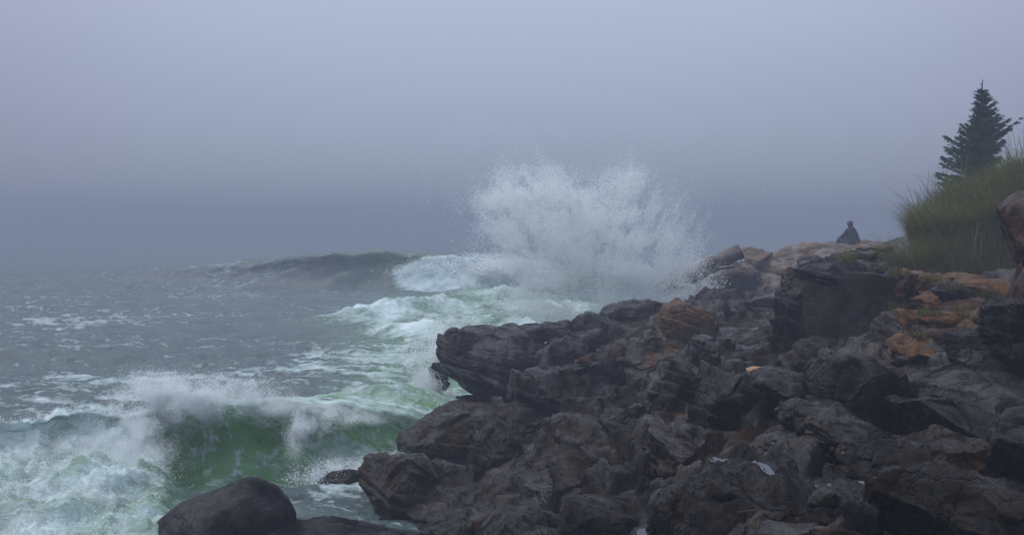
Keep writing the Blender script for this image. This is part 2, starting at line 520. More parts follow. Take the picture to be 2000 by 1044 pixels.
def water_mat():
    m, t, b, out = new_mat('sea_water')
    co = t.nodes.new('ShaderNodeTexCoord').outputs['Object']
    af = t.nodes.new('ShaderNodeAttribute')
    af.attribute_name = 'foam'
    ag = t.nodes.new('ShaderNodeAttribute')
    ag.attribute_name = 'green'
    mp = t.nodes.new('ShaderNodeMapping')
    mp.inputs['Scale'].default_value = (1.0, 2.0, 1.6)
    t.links.new(co, mp.inputs['Vector'])
    n1 = noise_node(t, mp.outputs[0], 2.6, 9, 0.68, 0.8)
    n2 = noise_node(t, mp.outputs[0], 9.0, 6, 0.65, 0.3)
    n3 = noise_node(t, mp.outputs[0], 1.1, 4, 0.6, 0.2)
    fsum = math_node(t, 'ADD', af.outputs['Fac'], math_node(t, 'MULTIPLY', math_node(t, 'SUBTRACT', n1, 0.5), 1.3))
    fsum = math_node(t, 'ADD', fsum, math_node(t, 'MULTIPLY', math_node(t, 'SUBTRACT', n2, 0.5), 0.45))
    fac = map_range(t, fsum, 0.30, 0.92)
    deep = mixc(t, map_range(t, n3, 0.35, 0.65), (0.028, 0.050, 0.052), (0.056, 0.086, 0.086))
    grn = mixc(t, map_range(t, n3, 0.35, 0.65), (0.125, 0.290, 0.090), (0.230, 0.480, 0.215))  # aerated green water, with light through thin crests put into the colour
    c = mixc(t, ag.outputs['Fac'], deep, grn)
    fc = mixc(t, map_range(t, n3, 0.3, 0.7), (0.40, 0.58, 0.55), (0.62, 0.70, 0.74))
    c = mixc(t, fac, c, fc)
    t.links.new(c, b.inputs['Base Color'])
    rr = map_range(t, fac, 0.0, 0.6, 0.16, 0.85)
    t.links.new(rr, b.inputs['Roughness'])
    b.inputs['IOR'].default_value = 1.33
    bp = t.nodes.new('ShaderNodeBump')
    bp.inputs['Distance'].default_value = 0.05
    h = math_node(t, 'ADD', math_node(t, 'MULTIPLY', n1, 1.2), math_node(t, 'MULTIPLY', n2, 0.5))
    h = math_node(t, 'ADD', h, math_node(t, 'MULTIPLY', fac, 0.5))
    t.links.new(h, bp.inputs['Height'])
    t.links.new(bp.outputs[0], b.inputs['Normal'])
    tr = t.nodes.new('ShaderNodeBsdfTranslucent')
    t.links.new(mixc(t, fac, grn, (0.75, 0.85, 0.84)), tr.inputs['Color'])
    ms = t.nodes.new('ShaderNodeMixShader')
    t.links.new(map_range(t, ag.outputs['Fac'], 0.2, 1.0, 0.05, 0.52), ms.inputs[0])
    t.links.new(b.outputs[0], ms.inputs[1])
    t.links.new(tr.outputs[0], ms.inputs[2])
    t.links.new(ms.outputs[0], out.inputs['Surface'])
    return m
M['water'] = water_mat()
sea = struct(link('sea', sm, M['water']))

# ------------------------------------------------------------------ bedrock shore (one terrain sheet through surveyed points)
ctrl = [(700,1062,12),(620,1025,12.7),(760,1008,12.3),(850,1040,11),(950,1040,10),(1050,1040,9),(1150,1040,8),(1250,1040,7),
 (1350,1040,6),(1500,1044,5),(1700,1040,4.5),(2000,1040,4.5),(780,940,13.3),(850,910,14.3),(900,860,16),(880,815,18.5),(950,790,19),
 (950,910,13.5),(1000,960,12),(1000,860,14.5),(1050,790,16.5),(1100,910,11.5),(1100,810,14.5),(1100,710,19),(1150,660,21),
 (1200,625,24),(1280,606,25),(1380,590,26),(1450,585,26),(1520,590,24),(1250,700,17),(1250,800,12.5),(1200,900,10.5),(1250,950,9),
 (1330,720,15),(1330,830,10),(1350,910,8),(1400,670,18.5),(1400,770,12.5),(1450,860,8.2),(1500,750,11.5),(1560,840,8),(1600,910,7),
 (1600,980,5.8),(1700,950,6.3),(1800,920,7.0),(1650,730,11),(1720,710,11.5),(1850,705,10.6),(1850,820,8.5),(1970,790,8.3),
 (1990,930,6.3),(1900,980,5.8),(1500,655,17),(1560,700,13.5),(1660,575,17),(1700,520,20),(1560,545,22),(1780,660,12.3),(1780,570,15),
 (1880,620,13.2),(1880,545,16),(2000,650,11.5),(2000,560,14),(1750,500,22),(1770,510,18),(1822,432,19.6),(1798,468,18.2),(1860,412,21),(1900,400,22),
 (2000,365,22),(2200,310,22),(1850,535,16.8),(1960,535,16.6),(1915,420,26),(1640,500,27),(2300,500,12),(2400,800,8)]
cp = [P(*c) for c in ctrl]
cp += [np.array(t, float) for t in ((0, 1.5, 1.95), (3, 1.5, 2.0), (7, 2, 2.1), (-3, 1.5, 1.3), (-4, 4, 0.2), (-2, 6.5, 0.2), (-7, 5, -1.5),
       (-6, 10, -1.5), (-4, 14, -1.2), (-2.4, 16, -0.9), (-2.2, 19, -1.2), (-1, 23, -1.0), (0, 28, -1.2), (2, 31, -1.2), (5, 33, -1.0), (9, 33, 0.2),
       (-7, 20, -2), (-6, 34, -2), (0, 36, -2), (14, 33, 3.6), (18, 26, 4.6), (18, 14, 3.5), (18, 4, 2.5), (10, 36, 0.5), (17, 37, 3.0),
       (-7, 1.5, -1.0))]
cp = np.array(cp)
def tps(r2):
    return np.where(r2 > 1e-9, 0.5 * r2 * np.log(np.maximum(r2, 1e-9)), 0)
nK = len(cp)
d2 = ((cp[:, None, :2] - cp[None, :, :2]) ** 2).sum(-1)
Kmat = tps(d2) + np.eye(nK) * 0.15
Pm = np.concatenate([np.ones((nK, 1)), cp[:, :2]], 1)
Aa = np.block([[Kmat, Pm], [Pm.T, np.zeros((3, 3))]])
sol = np.linalg.solve(Aa, np.concatenate([cp[:, 2], np.zeros(3)]))
def base_h(x, y):
    out = np.zeros(len(x))
    for k in range(0, len(x), 60000):
        xx, yy_ = x[k:k + 60000], y[k:k + 60000]
        r2 = (xx[:, None] - cp[None, :, 0]) ** 2 + (yy_[:, None] - cp[None, :, 1]) ** 2
        out[k:k + 60000] = tps(r2) @ sol[:nK] + sol[nK] + sol[nK + 1] * xx + sol[nK + 2] * yy_
    return out
def shore(x, y):
    b = base_h(x, y)
    p = np.stack([x, y, b * 0.6], 1)
    wv = 0.35 * np.stack([perlin(p * 0.9), perlin(p * 0.9 + 31), perlin(p * 0.9 + 63)], 1)
    q = p + wv
    ang = 0.5
    q = np.stack([q[:, 0] * math.cos(ang) + q[:, 1] * math.sin(ang), -q[:, 0] * math.sin(ang) + q[:, 1] * math.cos(ang), q[:, 2]], 1)
    v1, c1 = cells(q * np.array([0.95, 0.55, 0.9]))
    v2, c2 = cells(q * np.array([2.6, 1.4, 2.2]) + 5)
    v3, c3 = cells(q * np.array([7.0, 4.0, 6.0]) + 9)
    k = sstep(1.5, 5.0, y) * 0.65 + 0.35
    soil = sstep(17.0, 18.2, y) * sstep(6.2, 7.6, x)
    k = k * (1 - 0.92 * soil)
    z = b + k * (0.34 * v1 + 0.13 * v2 + 0.045 * v3 - 0.16 * np.exp(-(c1 / 0.06) ** 2) - 0.05 * np.exp(-(c2 / 0.07) ** 2))
    z += k * (0.05 * fbm(q * 1.5 + 3, 3) + 0.022 * fbm(q * np.array([12, 3.0, 4]), 4))
    tq = z / 0.20 + 1.2 * x * 0.20 + 0.35 * perlin(p * 0.8 + 70)
    fr_ = tq - np.floor(tq)
    z += (1 - soil) * 0.20 * 0.50 * (sstep(0.35, 0.65, fr_) - fr_)
    z -= 0.16 * (1 - soil)
    return z, p
xs = np.linspace(-7, 18.5, 760)
ys = np.concatenate([np.linspace(1.2, 12, 420), np.linspace(12.03, 24, 330)[0:], np.linspace(24.06, 38, 170)])
GX, GY = np.meshgrid(xs, ys)
zz2, pp = shore(GX.ravel(), GY.ravel())
vx = np.stack([GX.ravel(), GY.ravel(), zz2], 1)
# undercuts: push steep faces sideways a little
q = vx * np.array([1.6, 1.6, 3.2])
vx[:, 0] += 0.06 * fbm(q + 4, 3)
vx[:, 1] += 0.06 * fbm(q + 90, 3)
bm_ = mesh_np('shore', vx, grid_faces(len(ys), len(xs)))
M['bed'] = rock_mat('wet_bedrock', (0.018, 0.015, 0.014), (0.066, 0.052, 0.044), (0.125, 0.068, 0.032), 0.56, 0.72, 0.42, fib=(10, 2.2, 5), fib_rot=(0, 0, 0.5), bump=0.04)
bedrock = struct(link('rocky_shore', bm_, M['bed']))
fs = grid_faces(len(ys), len(xs))
shore_bvh = BVHTree.FromPolygons([tuple(a) for a in vx[::1].tolist()], fs.tolist()) if False else None
def ground_z(x, y):
    z, _ = shore(np.atleast_1d(np.float64(x)), np.atleast_1d(np.float64(y)))
    return z

# ------------------------------------------------------------------ rocks
_cs_cache = {}
def cube_sphere(n):
    if n in _cs_cache:
        return _cs_cache[n]
    t = np.tan(np.linspace(-1, 1, n + 1) * math.pi / 4)
    a, b = np.meshgrid(t, t)
    a, b = a.ravel(), b.ravel()
    o = np.ones_like(a)
    V, Fc = [], []
    gf = grid_faces(n + 1, n + 1)
    for k, vv in enumerate(((o, a, b), (-o, b, a), (b, o, a), (a, -o, b), (a, b, o), (b, a, -o))):
        V.append(np.stack(vv, 1))
        Fc.append(gf + k * (n + 1) ** 2)
    V = np.concatenate(V)
    Fc = np.concatenate(Fc)
    key = np.round(V * 1e5).astype(np.int64)
    _, idx, inv = np.unique(key, axis=0, return_index=True, return_inverse=True)
    V = V[idx]
    Fc = inv.ravel()[Fc]
    V = V / np.linalg.norm(V, axis=1)[:, None]
    _cs_cache[n] = (V, Fc)
    return _cs_cache[n]

ROCKS = []
def rock(name, label, px, py, Y, wp, hp, dm, mat='dark', rot=0, tilt=0, roll=0, seed=1, e=3.0, facets=7, cell=0.5, camp=0.10,
         strata=0, sfreq=6, rough=0.035, groove=0.02, crackw=0.09, shear=0, res=None, cat='rock', group=None, smooth=False, gdir=None):
    c = P(px, py, Y)
    sx, sz, sy = wp / F * Y / 2, hp / F * Y / 2, dm / 2
    rs = np.random.default_rng(seed * 13 + 5)
    n = res or int(np.clip(max(wp, hp) / 2.6, 22, 96))
    d, f = cube_sphere(n)
    r = (np.abs(d) ** e).sum(1) ** (-1 / e)
    v = d * r[:, None]
    for k in range(facets if smooth else facets + 4):
        nn = rs.normal(size=3)
        nn /= np.linalg.norm(nn)
        lim = rs.uniform(0.62, 0.92) if smooth else rs.uniform(0.55, 0.90)
        o_ = np.maximum(v @ nn - lim, 0)
        v = v - o_[:, None] * nn * 0.97
    ctr_ = (v.max(0) + v.min(0)) / 2
    v = (v - ctr_) / ((v.max(0) - v.min(0)) / 2)
    v = v * np.array([sx, sy, sz])
    v[:, 0] += shear * v[:, 2]
    sz_ = (sx * sy * sz) ** (1 / 3)
    off = rs.uniform(0, 90, 3)
    nrm = d / np.array([sx, sy, sz])
    nrm /= np.linalg.norm(nrm, axis=1)[:, None]
    wv = np.stack([perlin(v / sz_ * 0.9 + off), perlin(v / sz_ * 0.9 + off + 31), perlin(v / sz_ * 0.9 + off + 57)], 1)
    disp = 0.16 * sz_ * perlin(v / sz_ * 0.8 + off) * (0.6 if smooth else 1)
    if not smooth:
        va, ca = cells((v + 0.12 * sz_ * wv) / (cell * sz_ * 1.6) + off)
        vb, cb = cells((v + 0.05 * sz_ * wv) / (cell * sz_ * 0.6) + off + 3)
        disp += camp * sz_ * (va + 0.28 * vb)
        cm = sstep(-0.15, 0.2, wv[:, 2])
        disp -= crackw * sz_ * (np.exp(-(ca / 0.045) ** 2) * cm + 0.12 * np.exp(-(cb / 0.05) ** 2) * (1 - cm))
        tk = 0.15
        p2 = (v[:, 2] + 0.22 * v[:, 0] + 0.05 * wv[:, 0]) / tk + off[0]
        f2_ = p2 - np.floor(p2)
        h2_ = _perm[(np.floor(p2).astype(int) * 5 + seed) & 255] / 255.0
        disp += min(0.042, 0.08 * sz_) * (np.minimum(f2_ / 0.85, (1 - f2_) / 0.15) ** 0.5 - 0.6 + (h2_ - 0.5) * 1.5) * (1 - 0.8 * np.abs(nrm[:, 2]))
        disp += rough * sz_ * fbm(v / sz_ * 3.0 + off, 4)
        gd = np.array(gdir if gdir else (9, 7, 1.2))
        disp += groove * sz_ * fbm((v + 0.1 * sz_ * wv) / sz_ * gd * 0.55 + off, 4, 0.6)
    else:
        disp += rough * sz_ * fbm(v / sz_ * 1.6 + off, 4)
    if strata:
        ph = (v[:, 2] + 0.12 * v[:, 0] + 0.10 * sz_ * wv[:, 0] + 0.05 * sz_ * perlin(v / sz_ * np.array([1, 1, 4.0]) + off)) / sz * sfreq
        fr = ph - np.floor(ph)
        saw = np.where(fr < 0.8, fr / 0.8, (1 - fr) / 0.2)
        hsh = _perm[(np.floor(ph).astype(int) * 7 + seed) & 255] / 255.0
        disp += strata * sz_ * (saw ** 0.6 - 0.5 + (hsh - 0.5) * 1.1) * (1 - 0.6 * np.abs(nrm[:, 2]))
    v = v + nrm * disp[:, None]
    m = mesh_np(name, v, f)
    o = link(name, m, M[mat], loc=tuple(c))
    o.rotation_euler = (R(tilt), R(roll), R(rot))
    tag(o, label, cat, group)
    ROCKS.append(o)
    return o

# --- in the surf, left to right
rock('boulder', 'smooth dark domed boulder in the surf below the green wave', 418, 1085, 11.2, 320, 330, 1.6, 'black', 10, 0, 2, 3, 1.5, 0, smooth=True, rough=0.05, shear=0.42, cat='boulder', res=90)
rock('rock_slab', 'low flat wet slab at the bottom edge, right of the domed boulder', 640, 1072, 10.7, 400, 60, 1.8, 'black', -8, 2, 1, 4, 3.0, 5, strata=0.05, camp=0.05)
rock('rock', 'small dark low rock with surf breaking against it at the foot of the green wave', 672, 950, 13.6, 120, 62, 0.8, 'black', 5, 0, 2, 5, 2.6, 4, camp=0.06)
rock('rock', 'low lobed brown rock with an ochre flank above the foamy pool', 818, 940, 12.9, 225, 125, 1.7, 'brown', 12, 0, -3, 6, 2.6, 5, camp=0.10)
rock('rock', 'rounded ochre foot of rock beside the lobed brown rock', 880, 985, 12.2, 150, 70, 1.2, 'brown', -20, 0, 8, 7, 2.6, 5)
rock('rock', 'rounded brown block jutting towards the surf under the flat brown ledge', 868, 852, 15.6, 178, 104, 1.9, 'brown', 8, 0, -6, 8, 3.2, 6, camp=0.07)
rock('rock_ledge', 'flat brown shelf of rock below the dark layered outcrop', 955, 818, 17.4, 220, 62, 2.6, 'brown', 6, -4, -3, 9, 3.4, 5, camp=0.05, cat='rock ledge')
rock('rock_outcrop', 'dark layered outcrop overhanging the water, the leftmost big rock', 985, 718, 19.6, 246, 150, 3.4, 'layer', 10, 0, 3, 10, 3.0, 3, strata=0.13, sfreq=3.6, camp=0.05, groove=0.015, gdir=(2, 2, 9), shear=-0.25, cat='rock outcrop', res=96)
rock('rock', 'rust topped cap layer lying on the dark layered outcrop', 1045, 652, 20.6, 200, 42, 2.2, 'layer', 4, 0, -6, 11, 3.4, 6, strata=0.08, sfreq=2, camp=0.08)
rock('rock', 'small dark rounded rock peeping out left of the layered outcrop', 856, 742, 20.8, 46, 62, 0.6, 'black', 0, 0, 10, 12, 2.3, 4)
rock('rock', 'small dark wedge of rock under the lip of the layered outcrop', 862, 803, 18.4, 60, 40, 0.7, 'black', 0, 0, -15, 13, 2.4, 5)
rock('rock', 'dark rock shelf tucked under the layered outcrop', 912, 795, 18.8, 120, 36, 1.4, 'dark', 0, 0, -6, 14, 3, 5)
rock('rock', 'dark block with a rusty crest right of the layered outcrop', 1090, 715, 18.4, 120, 105, 1.8, 'layer', -12, 0, -12, 15, 2.8, 7)
rock('rock', 'steep jagged near black rock in the middle of the slope below the shelf', 962, 872, 13.9, 118, 112, 1.3, 'dark', 24, 0, 12, 16, 2.8, 8, camp=0.13)
rock('rock', 'big dark hump of rock right of the brown shelf', 1112, 768, 15.6, 220, 125, 2.2, 'dark', -10, 0, -10, 17, 2.6, 8, camp=0.12)
rock('rock', 'dark knobbly hump between the brown shelf and the big hump', 1040, 812, 15.2, 130, 80, 1.5, 'dark', -20, 0, -20, 18, 2.6, 7)
rock('rock', 'massive dark brown block with a vertical streaked face low in the centre', 1118, 948, 11.4, 265, 235, 1.9, 'brown', 8, 6, -10, 19, 3.6, 7, camp=0.07, groove=0.035)
rock('rock', 'cracked grey rock with a yellow lichen spot at the bottom edge', 1182, 1032, 8.6, 160, 140, 1.1, 'grey', -14, 0, 6, 20, 2.5, 6, camp=0.06)
rock('rock', 'low dark rock at the bottom edge left of the cracked grey rock', 1020, 1028, 9.6, 160, 86, 1.3, 'dark', 10, 0, -6, 21, 2.6, 6)
rock('rock', 'low broken dark rock above the bottom edge between slab and centre block', 900, 1030, 10.9, 150, 60, 1.3, 'dark', 0, 0, -8, 22, 2.6, 7)
rock('rock', 'upright dark block in the gully right of the streaked brown block', 1215, 870, 12.2, 110, 170, 1.1, 'dark', 16, 0, -8, 23, 3.4, 7)
rock('rock', 'brown knob of rock at the head of the dark gully', 1165, 838, 13.0, 110, 60, 1.2, 'brown', 16, 0, -12, 24, 2.8, 7)
rock('rock', 'dull brown broken rock below the rust coloured boulder', 1235, 700, 17.4, 180, 100, 2.2, 'brown', 10, 0, -10, 25, 2.6, 9, camp=0.14)
rock('rock_rib', 'tall pale grey wet rib of rock running down the slope', 1318, 790, 12.6, 96, 215, 1.3, 'slab', 20, 0, 14, 26, 2.8, 8, camp=0.09, cat='rock')
rock('rock', 'narrow dark fin of rock at the top of the pale grey rib', 1366, 708, 14.6, 52, 110, 0.9, 'dark', 20, 0, 14, 27, 3, 6)
rock('rock', 'upright grooved dark rock under the small tan stone', 1418, 792, 10.6, 128, 150, 1.1, 'dark', 12, 0, 4, 28, 3.2, 6, groove=0.05)
rock('rock', 'dark rounded rock with a hollow right of the small tan stone', 1540, 772, 10.0, 150, 95, 1.2, 'dark', -10, 0, 4, 29, 2.6, 6)
rock('rock', 'brown speckled rock at the left foot of the grooved dark rock', 1300, 905, 9.4, 92, 150, 0.9, 'brown', 10, 0, 6, 30, 3, 7)
rock('rock', 'big fibrous grey rock with rain pools on top in the near foreground', 1440, 1012, 6.7, 268, 275, 1.7, 'grey', 8, -4, 3, 31, 3.2, 4, camp=0.035, groove=0.055, gdir=(13, 5, 1.0), res=110)
rock('rock', 'small grey rock touching the left side of the big fibrous rock', 1298, 1000, 6.9, 60, 80, 0.4, 'slab', 0, 0, 12, 32, 2.4, 5)
rock('rock', 'tent shaped dark grey rock with a pointed top behind the rain pools', 1668, 775, 9.4, 200, 165, 1.3, 'grey', 4, 0, 0, 33, 1.7, 4, camp=0.06, groove=0.04, shear=-0.1)
rock('rock', 'dark knobbly rock with rusty chips behind the big fibrous rock', 1640, 845, 8.0, 170, 100, 1.1, 'dark', 10, 0, 10, 34, 2.6, 8, camp=0.12)
rock('rock_slab', 'broad pale grey slab sloping down from the right edge', 1915, 815, 9.0, 380, 150, 2.8, 'slab', -8, 5, 6, 35, 3.2, 6, camp=0.045, groove=0.02, gdir=(2, 9, 4), res=110)
rock('rock', 'humped grey slab rising out of the broad pale slab', 1860, 822, 8.2, 250, 105, 1.6, 'grey', 14, 6, 14, 36, 2.6, 6, camp=0.06)
rock('rock', 'dark brown undercut face below the broad pale slab', 1838, 893, 7.2, 210, 100, 0.9, 'brown', -6, 0, -6, 37, 3.4, 6)
rock('rock', 'dark grey rock filling the right edge under the slab', 1985, 880, 7.0, 130, 160, 1.0, 'grey', -10, 0, 10, 38, 3, 6)
rock('rock', 'broken dark rock with orange seams in the bottom right corner', 1880, 1000, 5.7, 330, 170, 1.1, 'grey', 6, 4, 12, 139, 2.8, 9, camp=0.09, crackw=0.04, res=110)
rock('rock', 'low black wet rock between the rain pools and the bottom edge', 1640, 1000, 5.9, 170, 130, 0.8, 'dark', -6, 4, 4, 40, 2.9, 8, camp=0.08)
rock('rock', 'rough dark wedge of rock behind the two lower rain pools', 1735, 905, 7.0, 120, 95, 0.9, 'grey', 12, 0, -14, 41, 2.6, 7)
# --- middle ridge
rock('boulder', 'rust coloured angular boulder perched on the ridge', 1337, 628, 19.5, 108, 88, 0.9, 'tawny', 14, 0, 4, 42, 2.3, 5, camp=0.03, groove=0.01, cat='boulder')
rock('rock', 'dark flat rock on the skyline left of the rust coloured boulder', 1232, 616, 22.5, 125, 52, 1.6, 'dark', 8, 0, -8, 43, 2.8, 8, camp=0.12)
rock('rock', 'small square dark rock standing on the skyline of the ridge', 1100, 636, 21.5, 42, 24, 0.5, 'dark', 8, 0, 0, 44, 3, 6)
rock('rock', 'wedge shaped dark rock on the skyline between the square rock and the flat rock', 1165, 636, 21.6, 105, 42, 1.2, 'dark', 8, 0, 6, 45, 3, 7)
rock('rock', 'dark humped rock on the skyline right of the rust coloured boulder', 1408, 590, 24.0, 105, 42, 1.5, 'dark', -8, 0, 6, 46, 2.6, 8, camp=0.12)
rock('rock', 'low grey broken rock behind the rust coloured boulder', 1440, 622, 21.0, 130, 40, 1.6, 'slab', -8, 0, 4, 47, 2.6, 8, camp=0.12)
rock('rock', 'purplish grey rocky step in front of the big dark block', 1480, 665, 17.0, 160, 60, 1.8, 'slab', -8, 0, -6, 48, 2.8, 9, camp=0.13)
rock('rock', 'dark rough hump of rock right under the rust coloured boulder', 1400, 705, 15.6, 130, 80, 1.5, 'dark', -8, 0, -6, 49, 2.8, 9, camp=0.13)
rock('rock', 'brown ragged rock at the left foot of the big dark block', 1508, 600, 20.0, 90, 56, 1.3, 'brown', 8, 0, -14, 50, 2.8, 8)
# --- big dark block
rock('rock_block', 'big dark square block with smooth face under the grassy bank', 1672, 612, 14.4, 215, 168, 2.0, 'block', -6, 0, 3, 51, 3.6, 3, smooth=True, rough=0.045, cat='rock', res=96)
rock('rock_slab', 'dark folded sheet of rock lying on top of the big dark block', 1640, 545, 15.2, 200, 62, 2.2, 'black', -4, 0, 8, 52, 2.8, 4, strata=0.07, sfreq=1.6, camp=0.04, cat='rock')
rock('rock', 'dark upright pillar of rock on the left side of the big dark block', 1562, 612, 14.8, 82, 178, 1.3, 'dark', 10, 0, 5, 53, 3.2, 7, camp=0.08, groove=0.05)
rock('rock', 'dark recessed rock under the big dark block', 1600, 690, 13.8, 170, 70, 0.9, 'dark', 0, 0, 0, 54, 3, 7)
rock('rock', 'steep brown buttress right below the big dark block', 1735, 672, 12.2, 70, 110, 0.8, 'brown', 0, 0, 18, 55, 2.6, 7)
rock('rock', 'crumbling rusty edge between the big dark block and the orange stones', 1758, 580, 14.0, 44, 110, 0.9, 'rust', 0, 0, -8, 56, 2.6, 8, camp=0.14)
rock('rock', 'pale knob of rock on top of the dark pillar', 1582, 516, 16.4, 64, 34, 0.7, 'brown', 0, 0, -6, 57, 2.6, 7)
rock('rock', 'flat rock with grass tufts behind the folded sheet', 1660, 508, 18.5, 110, 26, 1.2, 'brown', 0, 0, -3, 58, 2.8, 6)
rock('rock', 'small grey rock at the left foot of the grassy bank', 1742, 508, 18.0, 44, 30, 0.6, 'dark', 0, 0, 6, 59, 2.6, 6)
rock('rock', 'thin tan capped rock left of the grassy bank', 1716, 490, 20.0, 74, 22, 0.9, 'pale', 0, 0, 0, 60, 2.8, 6)
rock('rock', 'small dark rock below the thin tan capped rock', 1700, 522, 17.0, 60, 24, 0.8, 'brown', 0, 0, 6, 61, 2.6, 6)
# --- orange terrace
T = dict(cat='rock', camp=0.06, groove=0.02)
rock('rock', 'long orange stone right under the grassy bank', 1908, 562, 14.6, 120, 42, 1.2, 'orange', 6, 0, 4, 62, 3, 6, **T)
rock('rock', 'orange two layered stone under the left end of the grassy bank', 1808, 555, 14.8, 66, 48, 1.0, 'orange', -6, 0, -3, 63, 3.4, 5, strata=0.08, sfreq=1.5, **T)
rock('rock', 'small orange stone left of the two layered stone', 1775, 538, 15.6, 44, 22, 0.7, 'orange', 0, 0, 8, 64, 2.8, 5, **T)
rock('rock', 'dark mossy rock between the two layered stone and the long orange stone', 1850, 575, 14.2, 74, 60, 0.9, 'dark', 0, 0, 0, 65, 2.8, 6, **T)
rock('rock', 'finely laminated tan stone beside the rusty edge', 1790, 592, 13.6, 56, 44, 0.8, 'orange', 4, 0, -4, 66, 3.2, 5, strata=0.10, sfreq=2.5, **T)
rock('rock', 'flat reddish shelf across the middle of the orange stones', 1895, 597, 13.6, 150, 26, 1.6, 'rust', 0, 4, 0, 67, 3.2, 5, **T)
rock('rock', 'rounded ochre boulder in the middle of the terrace', 1832, 626, 12.6, 84, 46, 0.8, 'orange', -8, 0, 3, 68, 2.4, 6, **T)
rock('rock', 'square ochre stone touching the right end of the rounded ochre boulder', 1873, 628, 12.5, 40, 40, 0.6, 'orange', 14, 0, 3, 69, 3.4, 5, **T)
rock('rock', 'slanting orange stone against the grey stump of rock', 1920, 618, 12.2, 62, 34, 0.8, 'orange', 10, 0, -34, 70, 2.8, 5, **T)
rock('rock', 'small bright ochre stone wedged beside the grey stump of rock', 1943, 632, 11.6, 28, 36, 0.4, 'orange', 0, 0, 8, 71, 2.4, 5, **T)
rock('rock', 'wedge shaped ochre stone standing at the lower left of the terrace', 1767, 682, 11.7, 56, 58, 0.6, 'orange', 0, 0, -30, 72, 2.4, 4, **T)
rock('rock', 'low orange stone at the foot of the terrace above the pale slab', 1820, 692, 11.5, 72, 36, 0.7, 'orange', 0, 0, 3, 73, 2.8, 5, **T)
rock('rock', 'wide reddish step below the rounded ochre boulder', 1858, 662, 12.0, 120, 40, 1.0, 'rust', 0, 0, 0, 74, 3.4, 5, **T)
rock('rock', 'crumbly orange rock right of the steep brown buttress', 1782, 632, 12.9, 60, 56, 0.8, 'orange', 0, 0, 14, 75, 2.6, 8, cat='rock', camp=0.16)
rock('rock', 'dark pebble sized rock in front of the wedge shaped ochre stone', 1756, 705, 11.0, 30, 22, 0.25, 'black', 0, 0, 0, 76, 2.4, 4)
rock('boulder', 'tall reddish brown boulder cut by the right edge, upper lobe', 2056, 462, 10.8, 208, 180, 2.0, 'rust', 0, 0, 6, 77, 2.6, 4, cat='boulder', smooth=True, rough=0.07)
rock('boulder', 'reddish brown boulder cut by the right edge, lower lobe', 2074, 580, 10.6, 260, 210, 2.2, 'rust', 0, 0, 2, 78, 2.6, 5, cat='boulder', smooth=True, rough=0.07)
rock('rock', 'grey furrowed stump of rock at the right edge', 1968, 640, 9.6, 76, 120, 0.8, 'grey', 0, 0, -8, 79, 2.8, 6, groove=0.07, gdir=(12, 8, 1.0))
rock('rock', 'lower grey furrowed stump of rock standing on the pale slab', 1915, 675, 10.4, 84, 60, 0.8, 'grey', 0, 0, -4, 80, 3.2, 5, groove=0.08, gdir=(12, 8, 1.0))
rock('rock', 'grey furrowed rock leaning at the far right above the pale slab', 2012, 685, 9.5, 110, 90, 1.2, 'grey', 0, 0, 16, 81, 2.8, 6, groove=0.07, gdir=(12, 8, 1.0))
rock('rock', 'long flat plank like layer of rock on the pale slab at the right edge', 1955, 706, 9.9, 180, 30, 0.7, 'slab', 0, 0, 3, 82, 3.6, 4, camp=0.04)
rock('rock', 'upright orange splinter against the right side of the big dark block', 1748, 630, 13.0, 46, 62, 0.6, 'orange', 0, 0, -12, 201, 2.6, 6, **T)
rock('rock', 'low orange step just left of the wide reddish step', 1800, 668, 12.0, 90, 36, 0.8, 'orange', 4, 0, 2, 202, 3.2, 5, **T)
rock('rock', 'orange block under the slanting orange stone', 1900, 650, 11.9, 76, 42, 0.7, 'orange', -8, 0, 3, 203, 3.0, 5, **T)
rock('rock', 'thin orange slab tucked under the grass between the two larger orange stones', 1852, 547, 15.3, 92, 26, 0.9, 'orange', 4, 0, -2, 204, 3.2, 5, **T)
rock('rock', 'low dark hump closing the gap behind the layered outcrop and under the square rock', 1132, 668, 20.2, 110, 46, 1.4, 'dark', 6, 0, -4, 205, 2.8, 5)
# --- far headland
rock('rock_headland', 'pale flat topped headland on which the person sits', 1640, 530, 38.5, 400, 90, 7, 'pale', 3, 0, -1, 83, 4.0, 1, strata=0.06, sfreq=2.5, camp=0.05, groove=0.01, cat='headland')
rock('rock', 'pale raised top of the headland behind the person', 1690, 492, 41, 160, 34, 4, 'pale', 0, 0, 1, 84, 2.8, 5, strata=0.05, camp=0.05)
rock('rock', 'pale triangular face at the foot of the headland', 1508, 568, 35.5, 130, 80, 4, 'pale', 0, 0, 8, 85, 2.8, 6, camp=0.05)
rock('rock', 'darker step of the headland beside the driftwood log', 1420, 560, 35, 120, 90, 4, 'brown', 0, 0, -18, 86, 2.6, 7, camp=0.08)
rock('rock', 'sloping left shoulder of the headland below the log', 1440, 520, 37, 130, 50, 4, 'pale', 0, 0, -20, 87, 2.8, 6, camp=0.06)
# loose orange chips in the crevice
chips = []
for k in range(16):
    t_ = k / 15
    px = 1585 + 110 * (t_ * 0.5) + random.uniform(-22, 30)
    py = 822 + 90 * t_ + random.uniform(-8, 8)
    Y = 8.4 - 1.5 * t_
    chips.append((px, py, Y))

